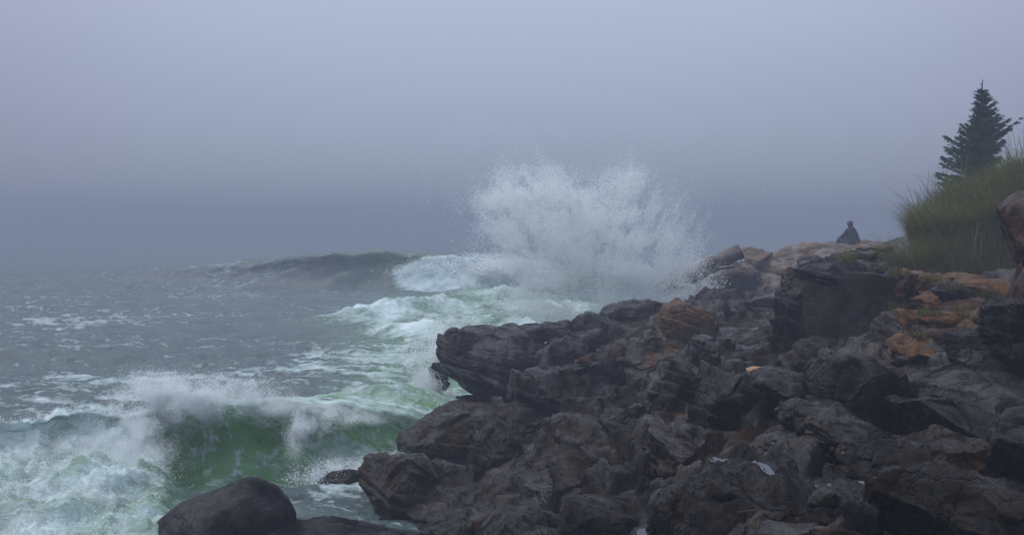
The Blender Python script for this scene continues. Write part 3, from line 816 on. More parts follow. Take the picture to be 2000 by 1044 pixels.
# ------------------------------------------------------------------ ray casting on what stands (dependency graph)
bpy.context.view_layer.update()
def cast(px, py, maxd=60):
    dg = bpy.context.evaluated_depsgraph_get()
    d = Vector(ray(px, py)).normalized()
    hit, loc, nrm, idx, ob, mt = S.ray_cast(dg, Vector((0, 0, EYE)), d, distance=maxd)
    return (hit, loc, nrm, ob)
def drop(x, y, z0=9):
    dg = bpy.context.evaluated_depsgraph_get()
    hit, loc, nrm, idx, ob, mt = S.ray_cast(dg, Vector((x, y, z0)), Vector((0, 0, -1)), distance=30)
    return loc if hit else Vector((x, y, ground_z(x, y)[0])), nrm
chip_hits = [(px, py, cast(px, py)) for px, py, Y in chips]
for k, (px, py, (hit, loc, nrm, ob)) in enumerate(chip_hits):
    if not hit:
        continue
    r_ = random.uniform(5, 10)
    o = rock('stone_chip', 'small orange stone chip lying in the crevice behind the big fibrous rock', px, py, loc.y, r_ * 1.6, r_, r_ / F * loc.y * 1.6, 'orange', random.uniform(0, 180), random.uniform(-20, 20), random.uniform(-20, 20), 100 + k, 2.6, 6, res=10, cat='stone chip', group='orange chips in the crevice')
    o.location = loc

# ------------------------------------------------------------------ small tan stone, stick
hit, loc, nrm, ob = cast(1470, 724)
o = rock('stone', 'small flat tan stone lying alone on the dark rock', 1470, 722, loc.y, 30, 11, 0.14, 'tan', 12, 6, -10, 91, 5.0, 3, res=16, camp=0.02, groove=0.005, crackw=0.0, cat='stone')
o.location = loc + Vector((0, 0, 0.02))

M['wood'] = simple_mat('driftwood', (0.075, 0.060, 0.055), 0.75, 6, 0.5, 0.03)
def tube(path, radii, seg=14, noise=0.0, cap=True):
    path = np.array(path, float)
    n = len(path)
    V = []
    tan = np.gradient(path, axis=0)
    tan /= np.linalg.norm(tan, axis=1)[:, None]
    up = np.array([0.13, 0.31, 0.94])
    for i in range(n):
        a = np.cross(tan[i], up)
        a /= np.linalg.norm(a)
        b = np.cross(tan[i], a)
        for k in range(seg):
            th = 2 * math.pi * k / seg
            V.append(path[i] + radii[i] * (math.cos(th) * a + math.sin(th) * b))
    V = np.array(V)
    if noise:
        ctr = np.repeat(path, seg, 0)
        dd = V - ctr
        V = V + dd * (noise * fbm(V * 5, 3))[:, None]
    Fc = []
    for i in range(n - 1):
        for k in range(seg):
            k2 = (k + 1) % seg
            Fc.append((i * seg + k, i * seg + k2, (i + 1) * seg + k2, (i + 1) * seg + k))
    if cap:
        for i, s in ((0, 1), (n - 1, -1)):
            V = np.vstack([V, path[i]])
            ci = len(V) - 1
            for k in range(seg):
                k2 = (k + 1) % seg
                Fc.append((i * seg + k, ci, ci, i * seg + k2) if False else (i * seg + k2, i * seg + k, ci, ci))
    return V, Fc
def mesh_any(name, V, Fc, smooth=True):
    m = bpy.data.meshes.new(name)
    ff = [tuple(dict.fromkeys(f)) for f in Fc]
    m.from_pydata([tuple(v) for v in V], [], ff)
    m.update()
    m.polygons.foreach_set('use_smooth', np.full(len(m.polygons), smooth))
    return m
a, b = P(1290, 566, 30.2), P(1446, 490, 30.2)
path = [a + (b - a) * t for t in np.linspace(0, 1, 36)]
rad = [0.24 - 0.02 * math.sin(i) * 0.3 for i in range(36)]
V, Fc = tube(path, rad, 20, 0.14)
log = link('driftwood_log', mesh_any('driftwood_log', V - a, Fc), M['wood'], loc=tuple(a))
tag(log, 'thick weathered log sticking up out of the splash on the ridge', 'log')
br = P(1385, 525, 30.1)
V, Fc = tube([br + (P(1436, 520, 29.8) - br) * t for t in np.linspace(0, 1, 6)], [0.09, 0.08, 0.07, 0.06, 0.05, 0.03], 8, 0.3)
link('branch_stub', mesh_any('branch_stub', V - a, Fc), M['wood'], parent=log)
hit, loc, nrm, ob = cast(1475, 1000)
if hit:
    l0 = np.array(loc) + np.array([-0.11, -0.02, 0.012])
    V, Fc = tube([l0, l0 + np.array([0.07, 0.0, 0.006]), l0 + np.array([0.15, -0.005, 0.016])], [0.003, 0.0035, 0.002], 6)
    st = link('stick', mesh_any('stick', V - l0, Fc), simple_mat('dry_stick', (0.06, 0.036, 0.018)), loc=tuple(l0))
    tag(st, 'thin brown stick in the dark hollow of the big fibrous rock', 'stick')

# ------------------------------------------------------------------ rain pools
M['pool'], t, b, out = new_mat('pool_water')
b.inputs['Base Color'].default_value = (0.02, 0.022, 0.026, 1)
b.inputs['Roughness'].default_value = 0.04
b.inputs['IOR'].default_value = 1.30
b.inputs['Coat Weight'].default_value = 0.0
b.inputs['Coat Roughness'].default_value = 0.03
b.inputs['Coat IOR'].default_value = 1.9
def pool(px, py, wp, hp, seed, label):
    hit, loc, nrm, ob = cast(px, py)
    if not hit:
        return
    Y = loc.y
    slope = (EYE - loc.z) / Y
    rx = wp / F * Y / 2
    ry = hp / F * Y / 2 / max(slope, 0.1)
    me = ob.data
    nv = len(me.vertices)
    co = np.empty(nv * 3, np.float32)
    me.vertices.foreach_get('co', co)
    co = co.reshape(-1, 3).astype(float)
    mw = np.array(ob.matrix_world)
    wc = co @ mw[:3, :3].T + mw[:3, 3]
    cy = loc.y
    rr = np.hypot((wc[:, 0] - loc.x) / rx, (wc[:, 1] - cy) / ry)
    near = (rr < 2.4) & (np.abs(wc[:, 2] - loc.z) < 0.5)
    if not (rr < 1.2).any():
        return
    zp = float(np.percentile(wc[near & (rr < 1.2), 2], 25))
    if loc.z - zp > 0.12:
        zp = loc.z - 0.05
    q = wc[near]
    r_ = rr[near]
    nz_ = fbm(q * 9 + seed, 3, 0.6)
    bowl = zp - 0.015 + 0.020 * sstep(0.45, 1.05, r_) + 0.03 * nz_
    k_ = sstep(1.15, 2.3, r_)
    q[:, 2] = bowl * (1 - k_) + q[:, 2] * k_
    wc[near] = q
    back = (wc - mw[:3, 3]) @ np.linalg.inv(mw[:3, :3]).T
    me.vertices.foreach_set('co', back.astype(np.float32).ravel())
    me.update()
    n = 48
    th = np.linspace(0, 2 * math.pi, n, endpoint=False)
    V = np.stack([1.25 * rx * np.cos(th), 1.25 * ry * np.sin(th), th * 0], 1)
    m = mesh_any('rain_pool', V, [tuple(range(n))], False)
    o = link('rain_pool', m, M['pool'], loc=(loc.x, cy, zp))
    o['label'] = label
    struct(o)
    return o
POOLS = [(1412, 886, 40, 12, 1, 'thin rain pool on the big fibrous rock'), (1462, 888, 26, 12, 2, 'small rain pool on the big fibrous rock'),
         (1504, 892, 34, 26, 3, 'larger rain pool on the big fibrous rock'), (1604, 927, 54, 14, 5, 'long rain pool'),
         (1686, 932, 52, 16, 6, 'rain pool beside the long one'), (1774, 852, 34, 10, 7, 'small pool on the slab'),
         (1262, 1018, 28, 18, 8, 'pool left of the big fibrous rock'), (1694, 1040, 56, 14, 9, 'pool at the bottom edge')]
pool_obs = [pool(*a) for a in POOLS]

# ------------------------------------------------------------------ grass
def grass_mat(name, a, b_):
    m, t, b, out = new_mat(name)
    at = t.nodes.new('ShaderNodeAttribute')
    at.attribute_name = 'tone'
    c = mixc(t, at.outputs['Fac'], a, b_)
    t.links.new(c, b.inputs['Base Color'])
    b.inputs['Roughness'].default_value = 0.5
    b.inputs['Specular IOR Level'].default_value = 0.3
    tr = t.nodes.new('ShaderNodeBsdfTranslucent')
    t.links.new(c, tr.inputs['Color'])
    ms = t.nodes.new('ShaderNodeMixShader')
    ms.inputs[0].default_value = 0.35
    t.links.new(b.outputs[0], ms.inputs[1])
    t.links.new(tr.outputs[0], ms.inputs[2])
    t.links.new(ms.outputs[0], out.inputs['Surface'])
    return m
M['grass'] = grass_mat('grass_blades', (0.070, 0.048, 0.018), (0.110, 0.140, 0.022))
def blades(base, length, lean, az, width, tone):
    n = len(base)
    K = 5
    V = np.zeros((n, K * 2, 3))
    d = np.stack([np.cos(az), np.sin(az)], 1)
    for k in range(K):
        s = k / (K - 1)
        hor = lean * length * s ** 1.9
        ver = length * (s - 0.35 * lean * s ** 2.4)
        c = base + np.stack([d[:, 0] * hor, d[:, 1] * hor, ver], 1)
        w_ = width * (1 - s) ** 0.7 * 0.5 + 0.0008
        side = np.stack([-d[:, 1] + 0.6, d[:, 0] * 0.4, 0 * w_], 1)
        side /= np.linalg.norm(side, axis=1)[:, None]
        V[:, 2 * k] = c - side * w_[:, None]
        V[:, 2 * k + 1] = c + side * w_[:, None]
    f = []
    for k in range(K - 1):
        f.append([2 * k, 2 * k + 1, 2 * k + 3, 2 * k + 2])
    f = np.array(f)
    Fc = (f[None] + (np.arange(n) * K * 2)[:, None, None]).reshape(-1, 4)
    m = mesh_np('blades', V.reshape(-1, 3), Fc, False)
    attr(m, 'tone', np.repeat(tone, K * 2))
    return m
N = 60000
bx = rng.uniform(6.3, 14.5, N)
by = rng.uniform(16.2, 23.5, N)
# keep blades right of the bank edge
edge = 6.72 + 0.35 * perlin(np.stack([by * 0.8, by * 0, by * 0], 1)) + np.maximum(by - 17, 0) * 0.42
front = 16.7 + 0.4 * perlin(np.stack([bx * 0.9, bx * 0 + 4, bx * 0], 1))
clump = perlin(np.stack([bx * 1.6, by * 1.6, bx * 0 + 3], 1))
keep = (bx > edge) & (by > front) & (rng.uniform(0, 1, N) < 0.55 + 0.7 * clump + 0.3)
bx, by = bx[keep], by[keep]
clump = clump[keep]
bz = ground_z(bx, by)
n = len(bx)
ln = rng.uniform(0.22, 0.60, n) * (1 + 0.9 * clump) * np.where(rng.uniform(0, 1, n) < 0.08, 1.8, 1.0)
tone = np.clip(0.50 + 0.55 * perlin(np.stack([bx * 0.8, by * 0.8, bx * 0 + 8], 1)) + rng.normal(0, 0.30, n), 0, 1)
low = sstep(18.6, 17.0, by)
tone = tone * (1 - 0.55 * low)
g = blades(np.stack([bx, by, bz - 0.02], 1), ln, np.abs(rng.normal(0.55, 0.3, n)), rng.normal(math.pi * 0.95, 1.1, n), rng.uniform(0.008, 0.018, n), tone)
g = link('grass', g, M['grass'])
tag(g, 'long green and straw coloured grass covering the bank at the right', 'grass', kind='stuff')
# a big arching tussock at the bank's left end, and small tufts among the rocks
def tuft(c, nb, rad, l0, l1, tone0, name, label, cat, group=None, leanv=0.5):
    a = rng.uniform(0, 2 * math.pi, nb)
    r_ = rad * np.sqrt(rng.uniform(0, 1, nb))
    base = np.stack([r_ * np.cos(a), r_ * np.sin(a), 0 * a], 1)
    m = blades(base, rng.uniform(l0, l1, nb), np.abs(rng.normal(leanv, 0.25, nb)), a + rng.normal(0, 0.5, nb), rng.uniform(0.006, 0.013, nb), np.clip(rng.normal(tone0, 0.25, nb), 0, 1))
    o = link(name, m, M['grass'], loc=tuple(c))
    tag(o, label, cat, group)
    return o
for (px, Y, nb, rad, l0, l1, lab) in ((1772, 17.6, 420, 0.28, 0.4, 0.95, 'arching green tussock at the left end of the grassy bank'),
                                 (1815, 18.2, 420, 0.3, 0.35, 0.9, 'tall tussock just right of the leftmost arching tussock'),
                                 (1868, 18.0, 420, 0.35, 0.35, 0.8, 'bright green tussock in the middle of the grassy bank')):
    x = (px - 1000) / F * Y
    z = ground_z(x, Y)[0]
    tuft((x, Y, z - 0.03), nb, rad, l0, l1, 0.75, 'grass_tussock', lab, 'tussock', leanv=0.7)
TUFTS = [(1658, 500, 'dark spiky tuft on the skyline left of the bank'), (1648, 508, 'low dark tuft on the flat rock with grass'),
         (1727, 488, 'short tuft on the thin tan capped rock'), (1722, 520, 'tuft on the small dark rock below the tan capped rock'),
         (1755, 535, 'tuft at the top of the rusty edge'), (1862, 560, 'dark tuft between the two orange stones under the bank'),
         (1915, 575, 'green tuft below the long orange stone'), (1878, 608, 'bright green tuft on the reddish shelf'),
         (1895, 620, 'green tuft right of the square ochre stone'), (1815, 612, 'small green tuft behind the rounded ochre boulder'),
         (1755, 600, 'green tuft hanging at the edge of the big dark block'), (1795, 655, 'green tuft above the wedge shaped ochre stone'),
         (1820, 545, 'dark tuft beside the two layered orange stone'), (1945, 575, 'tuft at the right end of the long orange stone')]
for k, (px, py, lab) in enumerate(TUFTS):
    hit, loc, nrm, ob = cast(px, py)
    if hit and loc.y < 30:
        tuft(tuple(loc - Vector((0, 0, 0.03))), 110, 0.14, 0.05, 0.17, 0.35, 'grass_tuft', lab, 'grass tuft', 'grass tufts among the rocks')

# ------------------------------------------------------------------ spruce
M['bark'] = simple_mat('spruce_bark', (0.05, 0.04, 0.035), 0.8, 20, 0.4, 0.01)
M['needles'] = grass_mat('spruce_needles', (0.012, 0.026, 0.016), (0.035, 0.062, 0.030))
ty = 26.0
tree_top = P(1918, 165, ty)
tree_x = tree_top[0]
tz = ground_z(tree_x, ty)[0] - 0.1
TH = tree_top[2] - tz
root = bpy.data.objects.new('spruce_tree', None)
C.objects.link(root)
root.location = (tree_x, ty, tz)
tag(root, 'dark young spruce with a thin pointed top rising behind the grassy bank', 'tree')
V, Fc = tube([(0.012 * math.sin(i), 0, (TH + 0.12) * i / 14) for i in range(15)], [0.085 * (1 - i / 14.5) + 0.006 for i in range(15)], 8)
link('trunk', mesh_any('trunk', V, Fc), M['bark'], parent=root)
BV, BF, NV, NT = [], [], [], []
def half_width(px_side, h):
    # silhouette half widths in metres against height fraction; right side carries the long limbs
    hs = np.array([0.0, 0.10, 0.27, 0.40, 0.47, 0.60, 0.72, 0.86, 0.94, 1.0])
    wl = np.array([0.98, 1.05, 0.92, 0.92, 0.86, 0.54, 0.38, 0.18, 0.08, 0.02])
    wr = np.array([1.05, 1.05, 1.02, 0.86, 0.88, 0.80, 0.42, 0.20, 0.08, 0.02])
    return np.interp(h, hs, wl if px_side < 0 else wr)
rt = random.Random(5)
h = 0.18
lv = 0
while h < TH - 0.16:
    fr = h / TH
    nb = rt.randint(5, 8)
    a0 = rt.uniform(0, 6.28)
    for j in range(nb):
        az = a0 + 2 * math.pi * j / nb + rt.uniform(-0.35, 0.35)
        L = half_width(math.cos(az), fr) * rt.uniform(0.58, 1.15)
        L *= 0.85 + 0.6 * math.sin(az * 2 + h * 5.1) * math.sin(h * 7.3 + az) * 0.6
        if math.cos(az) > 0.3 and 0.34 < fr < 0.43:
            L *= 0.6
        rise = 0.22 + 0.35 * fr + rt.uniform(-0.3, 0.28)
        dr = np.array([math.cos(az), math.sin(az), 0])
        K = 7
        pts = []
        for k in range(K):
            s = k / (K - 1)
            pts.append(np.array([0, 0, h]) + dr * L * s + np.array([0, 0, L * (rise * s - 0.45 * s * s * (1 - fr) + 0.30 * s ** 3)]))
        vv, ff = tube(pts, [0.014 * (1 - 0.8 * k / (K - 1)) for k in range(K)], 4, cap=False)
        o0 = len(BV)
        BV += list(vv)
        BF += [tuple(i + o0 for i in f) for f in ff]
        # twigs with needles
        ntw = int(14 + L * 46)
        for q in range(ntw):
            s = rt.uniform(0.12, 1.0)
            k = min(int(s * (K - 1)), K - 2)
            tt = s * (K - 1) - k
            p0 = pts[k] * (1 - tt) + pts[k + 1] * tt
            sd = rt.choice((-1, 1))
            ta = az + sd * rt.uniform(0.5, 1.15)
            tl = rt.uniform(0.09, 0.26) * (1.15 - 0.6 * s) * (0.6 + 0.5 * (1 - fr)) * min(1, 0.25 + 1.3 * L)
            if q == 0:
                p0, ta, tl = pts[-2], az, 0.14
            td = np.array([math.cos(ta), math.sin(ta), rt.uniform(-0.25, 0.25)])
            nn = int(9 + tl * 75)
            for u_ in range(nn):
                uu = u_ / nn
                c = p0 + td * tl * uu
                NV.append((c, td, tl))
    h += rt.uniform(0.05, 0.10) * (1.0 if fr < 0.8 else 1.3)
    lv += 1
# spire shoots
for k in range(40):
    s = rt.uniform(0.86, 1.0)
    NV.append((np.array([rt.uniform(-0.01, 0.01), 0, (TH + 0.02) * s]), np.array([rt.uniform(-1, 1), rt.uniform(-1, 1), 0.6]), 0.1))
link('branches', mesh_any('branches', BV, BF), M['bark'], parent=root)
cN = np.array([a[0] for a in NV])
tN = np.array([a[1] for a in NV])
nN = len(cN)
rd = rng.normal(size=(nN, 3))
rd = rd / np.linalg.norm(rd, axis=1)[:, None]
tip = cN + (tN * 0.55 + rd * 0.8) * rng.uniform(0.035, 0.075, nN)[:, None]
sd = np.cross(tip - cN, rng.normal(size=(nN, 3)))
sd = sd / np.linalg.norm(sd, axis=1)[:, None] * 0.010
Vn = np.stack([cN - sd, cN + sd, tip], 1).reshape(-1, 3)
mN = mesh_np('needles', Vn, np.arange(nN * 3).reshape(-1, 3), False)
attr(mN, 'tone', np.repeat(np.clip(0.4 + 0.5 * perlin(cN * 2.2) + rng.normal(0, 0.15, nN), 0, 1), 3))
crown = link('crown', mN, M['needles'], parent=root)
print('needles', nN)

# ------------------------------------------------------------------ person
def skin_body(name, joints, edges, mat, sub=2):
    m = bpy.data.meshes.new(name)
    names = list(joints)
    m.from_pydata([joints[k][0] for k in names], [(names.index(a), names.index(b)) for a, b in edges], [])
    o = bpy.data.objects.new(name, m)
    C.objects.link(o)
    sk = o.modifiers.new('skin', 'SKIN')
    sk.use_smooth_shade = True
    for i, k in enumerate(names):
        r = joints[k][1]
        m.skin_vertices[0].data[i].radius = (r, r) if not isinstance(r, tuple) else r
        m.skin_vertices[0].data[i].use_root = (i == 0)
    ss = o.modifiers.new('sub', 'SUBSURF')
    ss.levels = ss.render_levels = sub
    m.materials.append(mat)
    return o
hit, loc, nrm, ob = cast(1662, 488)
py_ = P(1662, 483, 38.0)
pl = Vector((py_[0], 38.0, py_[2]))
dl, _n = drop(pl.x, pl.y, 6)
pl.z = dl.z - 0.05
M['skin'] = simple_mat('skin', (0.30, 0.17, 0.12), 0.6, 20, 0.1, 0)
M['jacket'] = simple_mat('dark_jacket', (0.018, 0.020, 0.030), 0.8, 14, 0.3, 0.01)
M['jeans'] = simple_mat('blue_trousers', (0.05, 0.065, 0.10), 0.8, 14, 0.3, 0.01)
M['hair'] = simple_mat('brown_hair', (0.028, 0.020, 0.016), 0.6, 30, 0.3, 0.01)
J = {'pelvis': ((0, 0, 0.13), (0.15, 0.13)), 'belly': ((0.0, 0.01, 0.28), (0.13, 0.11)), 'chest': ((-0.01, 0.02, 0.45), (0.155, 0.115)),
     'neckb': ((-0.02, 0.03, 0.58), (0.07, 0.07)), 'neck': ((-0.03, 0.045, 0.65), 0.052), 'head': ((-0.04, 0.06, 0.74), (0.082, 0.095)), 'crown': ((-0.04, 0.06, 0.82), (0.07, 0.08)),
     'shl': ((-0.16, 0.02, 0.54), 0.062), 'ell': ((-0.25, 0.14, 0.33), 0.046), 'wrl': ((-0.24, 0.33, 0.36), 0.034),
     'shr': ((0.15, 0.01, 0.54), 0.062), 'elr': ((0.23, -0.06, 0.30), 0.046), 'wrr': ((0.33, -0.10, 0.06), 0.034),
     'hpl': ((-0.10, 0.06, 0.12), 0.09), 'knl': ((-0.22, 0.40, 0.32), 0.075), 'anl': ((-0.26, 0.62, 0.06), 0.05), 'tol': ((-0.28, 0.80, 0.03), 0.035),
     'hpr': ((0.09, 0.07, 0.12), 0.09), 'knr': ((0.06, 0.50, 0.36), 0.068), 'anr': ((-0.02, 0.76, 0.07), 0.045), 'tor': ((-0.03, 0.96, 0.03), 0.035)}
E_ = [('pelvis', 'belly'), ('belly', 'chest'), ('chest', 'neckb'), ('neckb', 'neck'), ('neck', 'head'), ('head', 'crown'), ('chest', 'shl'), ('shl', 'ell'), ('ell', 'wrl'),
      ('chest', 'shr'), ('shr', 'elr'), ('elr', 'wrr'), ('pelvis', 'hpl'), ('hpl', 'knl'), ('knl', 'anl'), ('anl', 'tol'), ('pelvis', 'hpr'), ('hpr', 'knr'), ('knr', 'anr'), ('anr', 'tor')]
person = skin_body('person', J, E_, M['skin'])
person.location = pl
person.rotation_euler = (0, 0, R(14))
person.scale = (1.04, 0.9, 1.10)
tag(person, 'person in a dark jacket sitting on the far pale headland facing the sea', 'person')
def grow(keys, dr, edges):
    return {k: (J[k][0], tuple(x + dr for x in J[k][1]) if isinstance(J[k][1], tuple) else J[k][1] + dr) for k in keys}
jk = grow(['belly', 'chest', 'neckb', 'shl', 'ell', 'shr', 'elr'], 0.03, None)
jk['hem'] = ((0, 0, 0.12), (0.21, 0.18))
jk['wl2'] = ((-0.242, 0.29, 0.355), 0.055)
jk['wr2'] = ((0.315, -0.09, 0.10), 0.055)
jacket = skin_body('jacket', jk, [('belly', 'hem'), ('belly', 'chest'), ('chest', 'neckb'), ('chest', 'shl'), ('shl', 'ell'), ('ell', 'wl2'), ('chest', 'shr'), ('shr', 'elr'), ('elr', 'wr2')], M['jacket'])
jacket.parent = person
hood = skin_body('hood', {'a': ((0.03, -0.05, 0.60), (0.11, 0.07)), 'b': ((0.09, -0.06, 0.66), (0.07, 0.06))}, [('a', 'b')], M['jacket'])
hood.parent = person
tr_ = grow(['pelvis', 'hpl', 'knl', 'anl', 'hpr', 'knr', 'anr'], 0.016, None)
trs = skin_body('trousers', tr_, [('pelvis', 'hpl'), ('hpl', 'knl'), ('knl', 'anl'), ('pelvis', 'hpr'), ('hpr', 'knr'), ('knr', 'anr')], M['jeans'])
trs.parent = person
hr = skin_body('hair', {'z': ((-0.04, 0.05, 0.88), (0.09, 0.10)), 'a': ((-0.035, 0.04, 0.79), (0.125, 0.125)), 'b': ((-0.035, 0.0, 0.72), (0.115, 0.10)), 'c': ((-0.02, -0.03, 0.62), (0.07, 0.045))}, [('z', 'a'), ('a', 'b'), ('b', 'c')], M['hair'])
hr.parent = person
for s, w0 in (((-0.24, 0.33, 0.36), 1), ((0.33, -0.10, 0.06), -1)):
    base = Vector(s)
    JJ = {'w': (tuple(base), 0.028), 'p': (tuple(base + Vector((0.0, 0.07 * w0, -0.01))), (0.04, 0.018))}
    EE = [('w', 'p')]
    for k in range(4):
        a_ = base + Vector(((k - 1.5) * 0.018, 0.10 * w0, -0.012))
        b_ = a_ + Vector(((k - 1.5) * 0.004, (0.07 - 0.008 * abs(k - 1.4)) * w0, -0.025))
        JJ['f%d' % k] = (tuple(a_), 0.009)
        JJ['t%d' % k] = (tuple(b_), 0.008)
        EE += [('p', 'f%d' % k), ('f%d' % k, 't%d' % k)]
    JJ['th'] = (tuple(base + Vector((-0.05, 0.06 * w0, -0.015))), 0.010)
    EE += [('w', 'th')]
    hd = skin_body('hand', JJ, EE, M['skin'], 1)
    hd.parent = person
for a_, b_ in (('anl', 'tol'), ('anr', 'tor')):
    sh = skin_body('shoe', {'a': (J[a_][0], 0.05), 'b': (J[b_][0], 0.042)}, [('a', 'b')], M['jacket'], 1)
    sh.parent = person

# ------------------------------------------------------------------ spray
TET = np.array([[1, 1, 1], [1, -1, -1], [-1, 1, -1], [-1, -1, 1]], float) / math.sqrt(3)
TF = np.array([[0, 1, 2], [0, 3, 1], [0, 2, 3], [1, 3, 2]])
def drops(name, label, cat, p, size, direc=None, stretch=1.0):
    n = len(p)
    q = rng.normal(size=(n, 4))
    q /= np.linalg.norm(q, axis=1)[:, None]
    a, b, c, d = q.T
    Rm = np.stack([np.stack([1 - 2 * (c * c + d * d), 2 * (b * c - a * d), 2 * (b * d + a * c)], 1),
                   np.stack([2 * (b * c + a * d), 1 - 2 * (b * b + d * d), 2 * (c * d - a * b)], 1),
                   np.stack([2 * (b * d - a * c), 2 * (c * d + a * b), 1 - 2 * (b * b + c * c)], 1)], 1)
    V = np.einsum('nij,kj->nki', Rm, TET) * size[:, None, None]
    if direc is not None:
        dn = direc / np.linalg.norm(direc, axis=1)[:, None]
        pr = np.einsum('nki,ni->nk', V, dn)
        st = (stretch - 1) if np.isscalar(stretch) else (stretch - 1)[:, None]
        V = V + (pr * st)[..., None] * dn[:, None, :]
    V = V + p[:, None, :]
    Fc = (TF[None] + (np.arange(n) * 4)[:, None, None]).reshape(-1, 3)
    org = p.mean(0)
    m = mesh_np(name, (V - org).reshape(-1, 3), Fc, True)
    o = link(name, m, M['spray'], loc=tuple(org))
    tag(o, label, cat, kind='stuff')
    return o

# the tall heart shaped burst: two fans of thrown water over the channel behind the ridge
def burst(N):
    # blobs in the fan plane: (px, py, rx, ry, weight) at about 28.5 m
    B = [(1000, 372, 52, 42, 1.3), (1060, 362, 55, 40, 1.2), (965, 385, 28, 36, 0.7), (1110, 400, 50, 36, 1.1), (1150, 440, 60, 50, 1.7),
         (1020, 440, 80, 60, 1.6), (1090, 480, 80, 50, 1.7), (1215, 360, 45, 40, 0.7), (1245, 345, 32, 30, 0.35), (1215, 410, 60, 45, 1.3),
         (1290, 430, 45, 40, 0.55), (1230, 470, 50, 26, 2.3), (1300, 480, 60, 40, 0.9), (1345, 445, 22, 18, 0.08), (1150, 520, 100, 40, 1.1),
         (1250, 530, 90, 45, 2.0), (1060, 560, 60, 60, 1.0), (1110, 600, 80, 40, 0.9), (1210, 590, 90, 35, 1.1), (1010, 520, 50, 60, 0.7),
         (1310, 548, 40, 26, 0.6), (1290, 580, 55, 16, 0.6), (1180, 635, 150, 18, 0.7), (1060, 600, 60, 40, 0.9), (1000, 590, 40, 40, 0.4), (1330, 520, 40, 30, 0.5), (1200, 540, 120, 60, 1.2), (1130, 400, 180, 70, 0.35)]
    w_ = np.array([b[4] * b[2] * b[3] for b in B])
    w_ /= w_.sum()
    P_, D_ = [], []
    tot = 0
    while tot < N:
        k = rng.choice(len(B), N, p=w_)
        Bk = np.array(B)[k]
        px = Bk[:, 0] + rng.normal(0, 0.56, N) * Bk[:, 2]
        py = Bk[:, 1] + rng.normal(0, 0.52, N) * Bk[:, 3]
        q = np.stack([px / 46, py / 46, px * 0], 1)
        # filaments radiating from the foot of the burst
        dx, dy_ = px - 1170, 640 - py
        ang = np.arctan2(dx, np.maximum(dy_, 5))
        rad = np.hypot(dx, dy_)
        fil = ridged(np.stack([ang * 7.0, rad / 130, px * 0 + 3], 1), 3, 0.6)
        cl = fbm(q + 5, 4, 0.6)
        hole = np.exp(-((px - 1150) / 28) ** 2 - ((py - 575) / 34) ** 2)
        dens = np.clip(0.42 + 0.45 * cl + 0.35 * (fil - 0.5) - 0.5 * hole, 0.05, 1)
        ok = rng.uniform(0, 1, N) < dens
        px, py, ang = px[ok], py[ok], ang[ok]
        Y = 28.6 + rng.normal(0, 0.75, len(px)) + 0.6 * perlin(np.stack([px / 60, py / 60, px * 0 + 9], 1))
        a_ = (px - 1000) / F
        v_ = (522 - py) / F
        dyy = CP + v_ * SP
        t_ = Y / dyy
        pts = np.stack([a_ * t_, Y, EYE + (-SP + v_ * CP) * t_], 1)
        good = pts[:, 2] > -0.1
        P_.append(pts[good])
        D_.append(np.stack([np.sin(ang), 0 * ang, np.cos(ang)], 1)[good])
        tot += good.sum()
    return np.concatenate(P_)[:N], np.concatenate(D_)[:N]
NB = 520000
p, dr = burst(NB)
# torn jets round the rim of the burst
NJ = 130
oa = np.array([-1.0, -0.76, -0.50, -0.33, -0.18, -0.04, 0.10, 0.245, 0.53, 0.81, 1.05])
orr = np.array([250, 332, 356, 340, 275, 240, 316, 336, 282, 292, 200])
ja = rng.uniform(-0.95, 1.0, NJ)
jr = np.interp(ja, oa, orr) * rng.uniform(0.86, 1.10, NJ)
kk = rng.integers(0, NJ, 34000)
uj = rng.beta(2.2, 1.0, len(kk))
aj = ja[kk] + rng.normal(0, 0.010, len(kk)) * (0.4 + uj) + 0.05 * np.sign(ja[kk]) * (uj - 0.7) ** 2
rj = jr[kk] * (0.70 + 0.32 * uj)
pxj = 1170 + rj * np.sin(aj)
pyj = 640 - rj * np.cos(aj) + 18 * (uj - 0.75) ** 2
Yj = 28.3 + rng.normal(0, 0.4, NJ)[kk]
tj = Yj / (CP + (522 - pyj) / F * SP)
pj = np.stack([(pxj - 1000) / F * tj, Yj, EYE + (-SP + (522 - pyj) / F * CP) * tj], 1)
p = np.concatenate([p, pj])
dr = np.concatenate([dr, np.stack([np.sin(aj), 0 * aj, np.cos(aj)], 1)])
NB = len(p)
sz = rng.lognormal(math.log(0.0050), 0.36, NB)
drops('splash_spray', 'tall heart shaped burst of white spray thrown up behind the ridge', 'splash', p, sz, dr, rng.uniform(1, 2.4, NB))

def cloud(blobs, N, noise_s=0.8, thr=0.3, amp=0.8):
    """blobs: (x, y, z, rx, ry, rz, weight) in metres"""
    B = np.array(blobs, float)
    w_ = B[:, 6] * B[:, 3] * B[:, 5]
    w_ /= w_.sum()
    out = []
    tot = 0
    while tot < N:
        k = rng.choice(len(B), N, p=w_)
        p = B[k, :3] + rng.normal(0, 0.55, (N, 3)) * B[k, 3:6]
        d = thr + amp * fbm(p / noise_s + 7, 3, 0.6)
        ok = (rng.uniform(0, 1, N) < d)
        out.append(p[ok])
        tot += ok.sum()
    return np.concatenate(out)[:N]
def blob(px, py, Y, rx, ry, w=1.0, dep=0.3):
    c = P(px, py, Y)
    return (*c, rx / F * Y, dep, ry / F * Y, w)
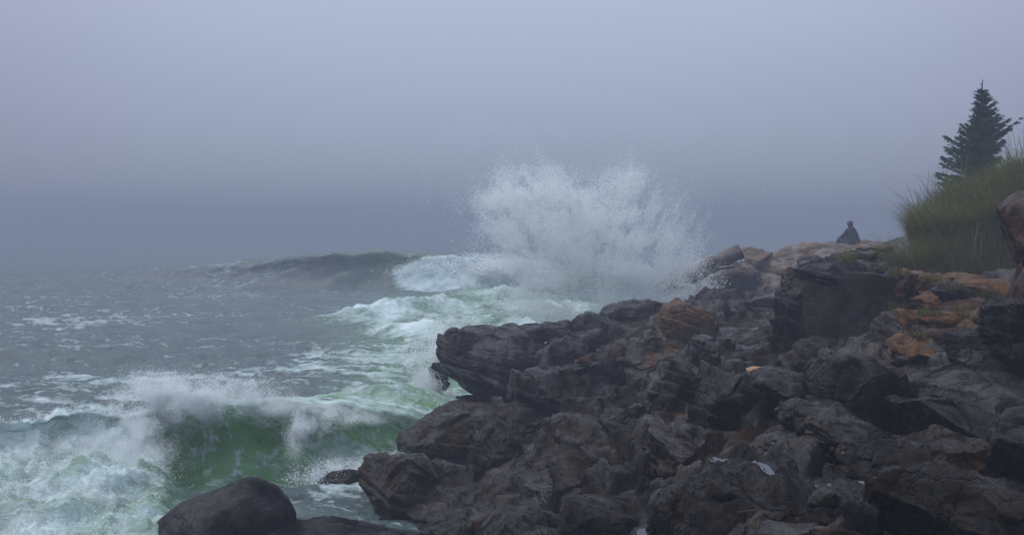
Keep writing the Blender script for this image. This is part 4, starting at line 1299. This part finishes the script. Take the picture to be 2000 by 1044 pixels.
# spray torn off the near wave's lip
nb = [blob(300, 795, 14.6, 60, 46, 1.6), blob(250, 845, 14.2, 60, 42, 1.3), blob(360, 780, 14.6, 70, 38, 1.8), blob(310, 745, 14.9, 60, 26, 0.8), blob(430, 750, 15.0, 70, 22, 0.7), blob(300, 870, 14.0, 24, 60, 1.2), blob(120, 858, 14.3, 90, 14, 0.8), blob(30, 872, 14.2, 60, 12, 0.5), blob(585, 840, 14.4, 16, 50, 0.5), blob(700, 812, 15.0, 50, 14, 0.6), blob(420, 775, 14.7, 60, 28, 1.1), blob(500, 770, 14.8, 60, 24, 0.9),
      blob(560, 790, 14.9, 70, 16, 1.3), blob(650, 798, 15.0, 60, 14, 1.0), blob(610, 822, 14.6, 50, 16, 0.5), blob(600, 850, 14.3, 24, 30, 0.15), blob(340, 760, 15.2, 80, 20, 0.25), blob(460, 745, 15.6, 110, 14, 0.2),
      blob(160, 860, 14.0, 70, 20, 0.8), blob(280, 890, 13.6, 60, 50, 1.0), blob(300, 960, 13.0, 40, 50, 0.9), blob(60, 880, 13.8, 60, 14, 0.5)]
nb = [(b[0], b[1] - 0.25, b[2], b[3], b[4], b[5], b[6]) for b in nb]
p = cloud(nb, 340000, 0.30, 0.30, 0.95)
dirn = np.stack([rng.normal(0.3, 0.5, len(p)), rng.normal(-0.2, 0.3, len(p)), rng.normal(0.6, 0.5, len(p))], 1)
drops('wave_spray', 'white spray flying off the lip of the near green wave', 'spray', p, rng.lognormal(math.log(0.0024), 0.26, len(p)), dirn, rng.uniform(1, 3, len(p)))
# froth over the broken water in the lower left
gx = rng.uniform(-9, -4.2, 110000)
gy = rng.uniform(9.5, 15.0, 110000)
y2, z2, f2, _g2 = sea_height(gx, gy)
ok = (f2 > 0.45) & (gx < -3.6)
gx, y2, z2 = gx[ok], y2[ok], z2[ok]
p = np.stack([gx, y2, z2 + np.abs(rng.normal(0, 0.055, len(gx))) - 0.01], 1)
drops('froth_spray', 'fine froth flying over the broken white water in the lower left corner', 'froth', p, rng.lognormal(math.log(0.0027), 0.4, len(p)), rng.normal(size=(len(p), 3)) + np.array([0.5, 0, 0.8]), rng.uniform(1, 3, len(p)))
# water thrown up along the left edge of the layered outcrop
nb = [blob(848, 705, 20.9, 26, 50, 0.5, 0.5), blob(838, 770, 20.2, 22, 40, 1.0), blob(868, 776, 20.0, 20, 16, 1.4), blob(815, 820, 18.6, 26, 40, 1.0), blob(880, 655, 22, 50, 30, 0.25, 0.8),
      blob(790, 870, 16.4, 36, 30, 0.9), blob(730, 915, 14.6, 60, 20, 0.8), blob(640, 930, 13.9, 50, 24, 0.9), blob(830, 740, 21, 30, 60, 0.5)]
p = cloud(nb, 110000, 0.4, 0.32, 0.9)
drops('shore_spray', 'spray climbing the left edge of the dark layered outcrop', 'spray', p, rng.lognormal(math.log(0.0042), 0.4, len(p)), rng.normal(size=(len(p), 3)) * 0.6 + np.array([0.0, 0, 1.0]), rng.uniform(1, 3, len(p)))
# far breaker and channel
nb = [blob(930, 520, 58, 60, 14, 1.3, 1.5), blob(1000, 525, 56, 60, 16, 1.2, 1.5), blob(860, 525, 59, 60, 10, 0.8, 1.2), blob(960, 500, 60, 60, 6, 0.25, 1.2), blob(790, 528, 60, 40, 6, 0.4, 1)]
p = cloud(nb, 42000, 1.4, 0.4, 0.8)
drops('breaker_spray', 'spray blowing off the far breaking wave', 'spray', p, rng.lognormal(math.log(0.022), 0.4, len(p)), rng.normal(size=(len(p), 3)), 1.6)
# fine spray over the driftwood log and ridge
nb = [blob(1350, 560, 30.2, 40, 28, 1.0, 0.5), blob(1375, 540, 30.8, 30, 18, 0.5, 0.3), blob(1310, 585, 29, 50, 20, 0.9, 0.5), blob(1420, 505, 31.0, 24, 9, 0.35, 0.15), blob(1260, 600, 28, 60, 14, 0.8, 0.5)]
p = cloud(nb, 12000, 0.45, 0.25, 1.0)
drops('ridge_spray', 'thin spray streaking over the driftwood log', 'spray', p, rng.lognormal(math.log(0.009), 0.45, len(p)), np.tile(np.array([[1.0, 0, 0.75]]), (len(p), 1)) + rng.normal(0, 0.25, (len(p), 3)), rng.uniform(1, 4.5, len(p)))

# ------------------------------------------------------------------ haze
hm = bpy.data.materials.new('haze')
hm.use_nodes = True
t = hm.node_tree
for n_ in list(t.nodes):
    t.nodes.remove(n_)
out = t.nodes.new('ShaderNodeOutputMaterial')
pv = t.nodes.new('ShaderNodeVolumePrincipled')
pv.inputs['Color'].default_value = (0.295, 0.34, 0.415, 1)
pv.inputs['Density'].default_value = 0.0084
pv.inputs['Anisotropy'].default_value = 0.0
t.links.new(pv.outputs[0], out.inputs['Volume'])
lo = np.array([-620, -30, -4.0])
hi = np.array([620, 760, 9.5])
V = [(x, y, z) for x in (lo[0], hi[0]) for y in (lo[1], hi[1]) for z in (lo[2], hi[2])]
Fc = [(0, 1, 3, 2), (4, 6, 7, 5), (0, 4, 5, 1), (2, 3, 7, 6), (0, 2, 6, 4), (1, 5, 7, 3)]
hz = link('haze', mesh_any('haze', V, Fc, False), hm)
tag(hz, 'grey sea fog lying over the water and the shore', 'haze', kind='stuff')
# sea floor under everything so that no light comes from below
V = [(-640, -32, -3.0), (640, -32, -3.0), (640, 755, -3.0), (-640, 755, -3.0)]
sf = link('ground', mesh_any('ground', V, [(0, 1, 2, 3)], False), M['black'])
struct(sf)
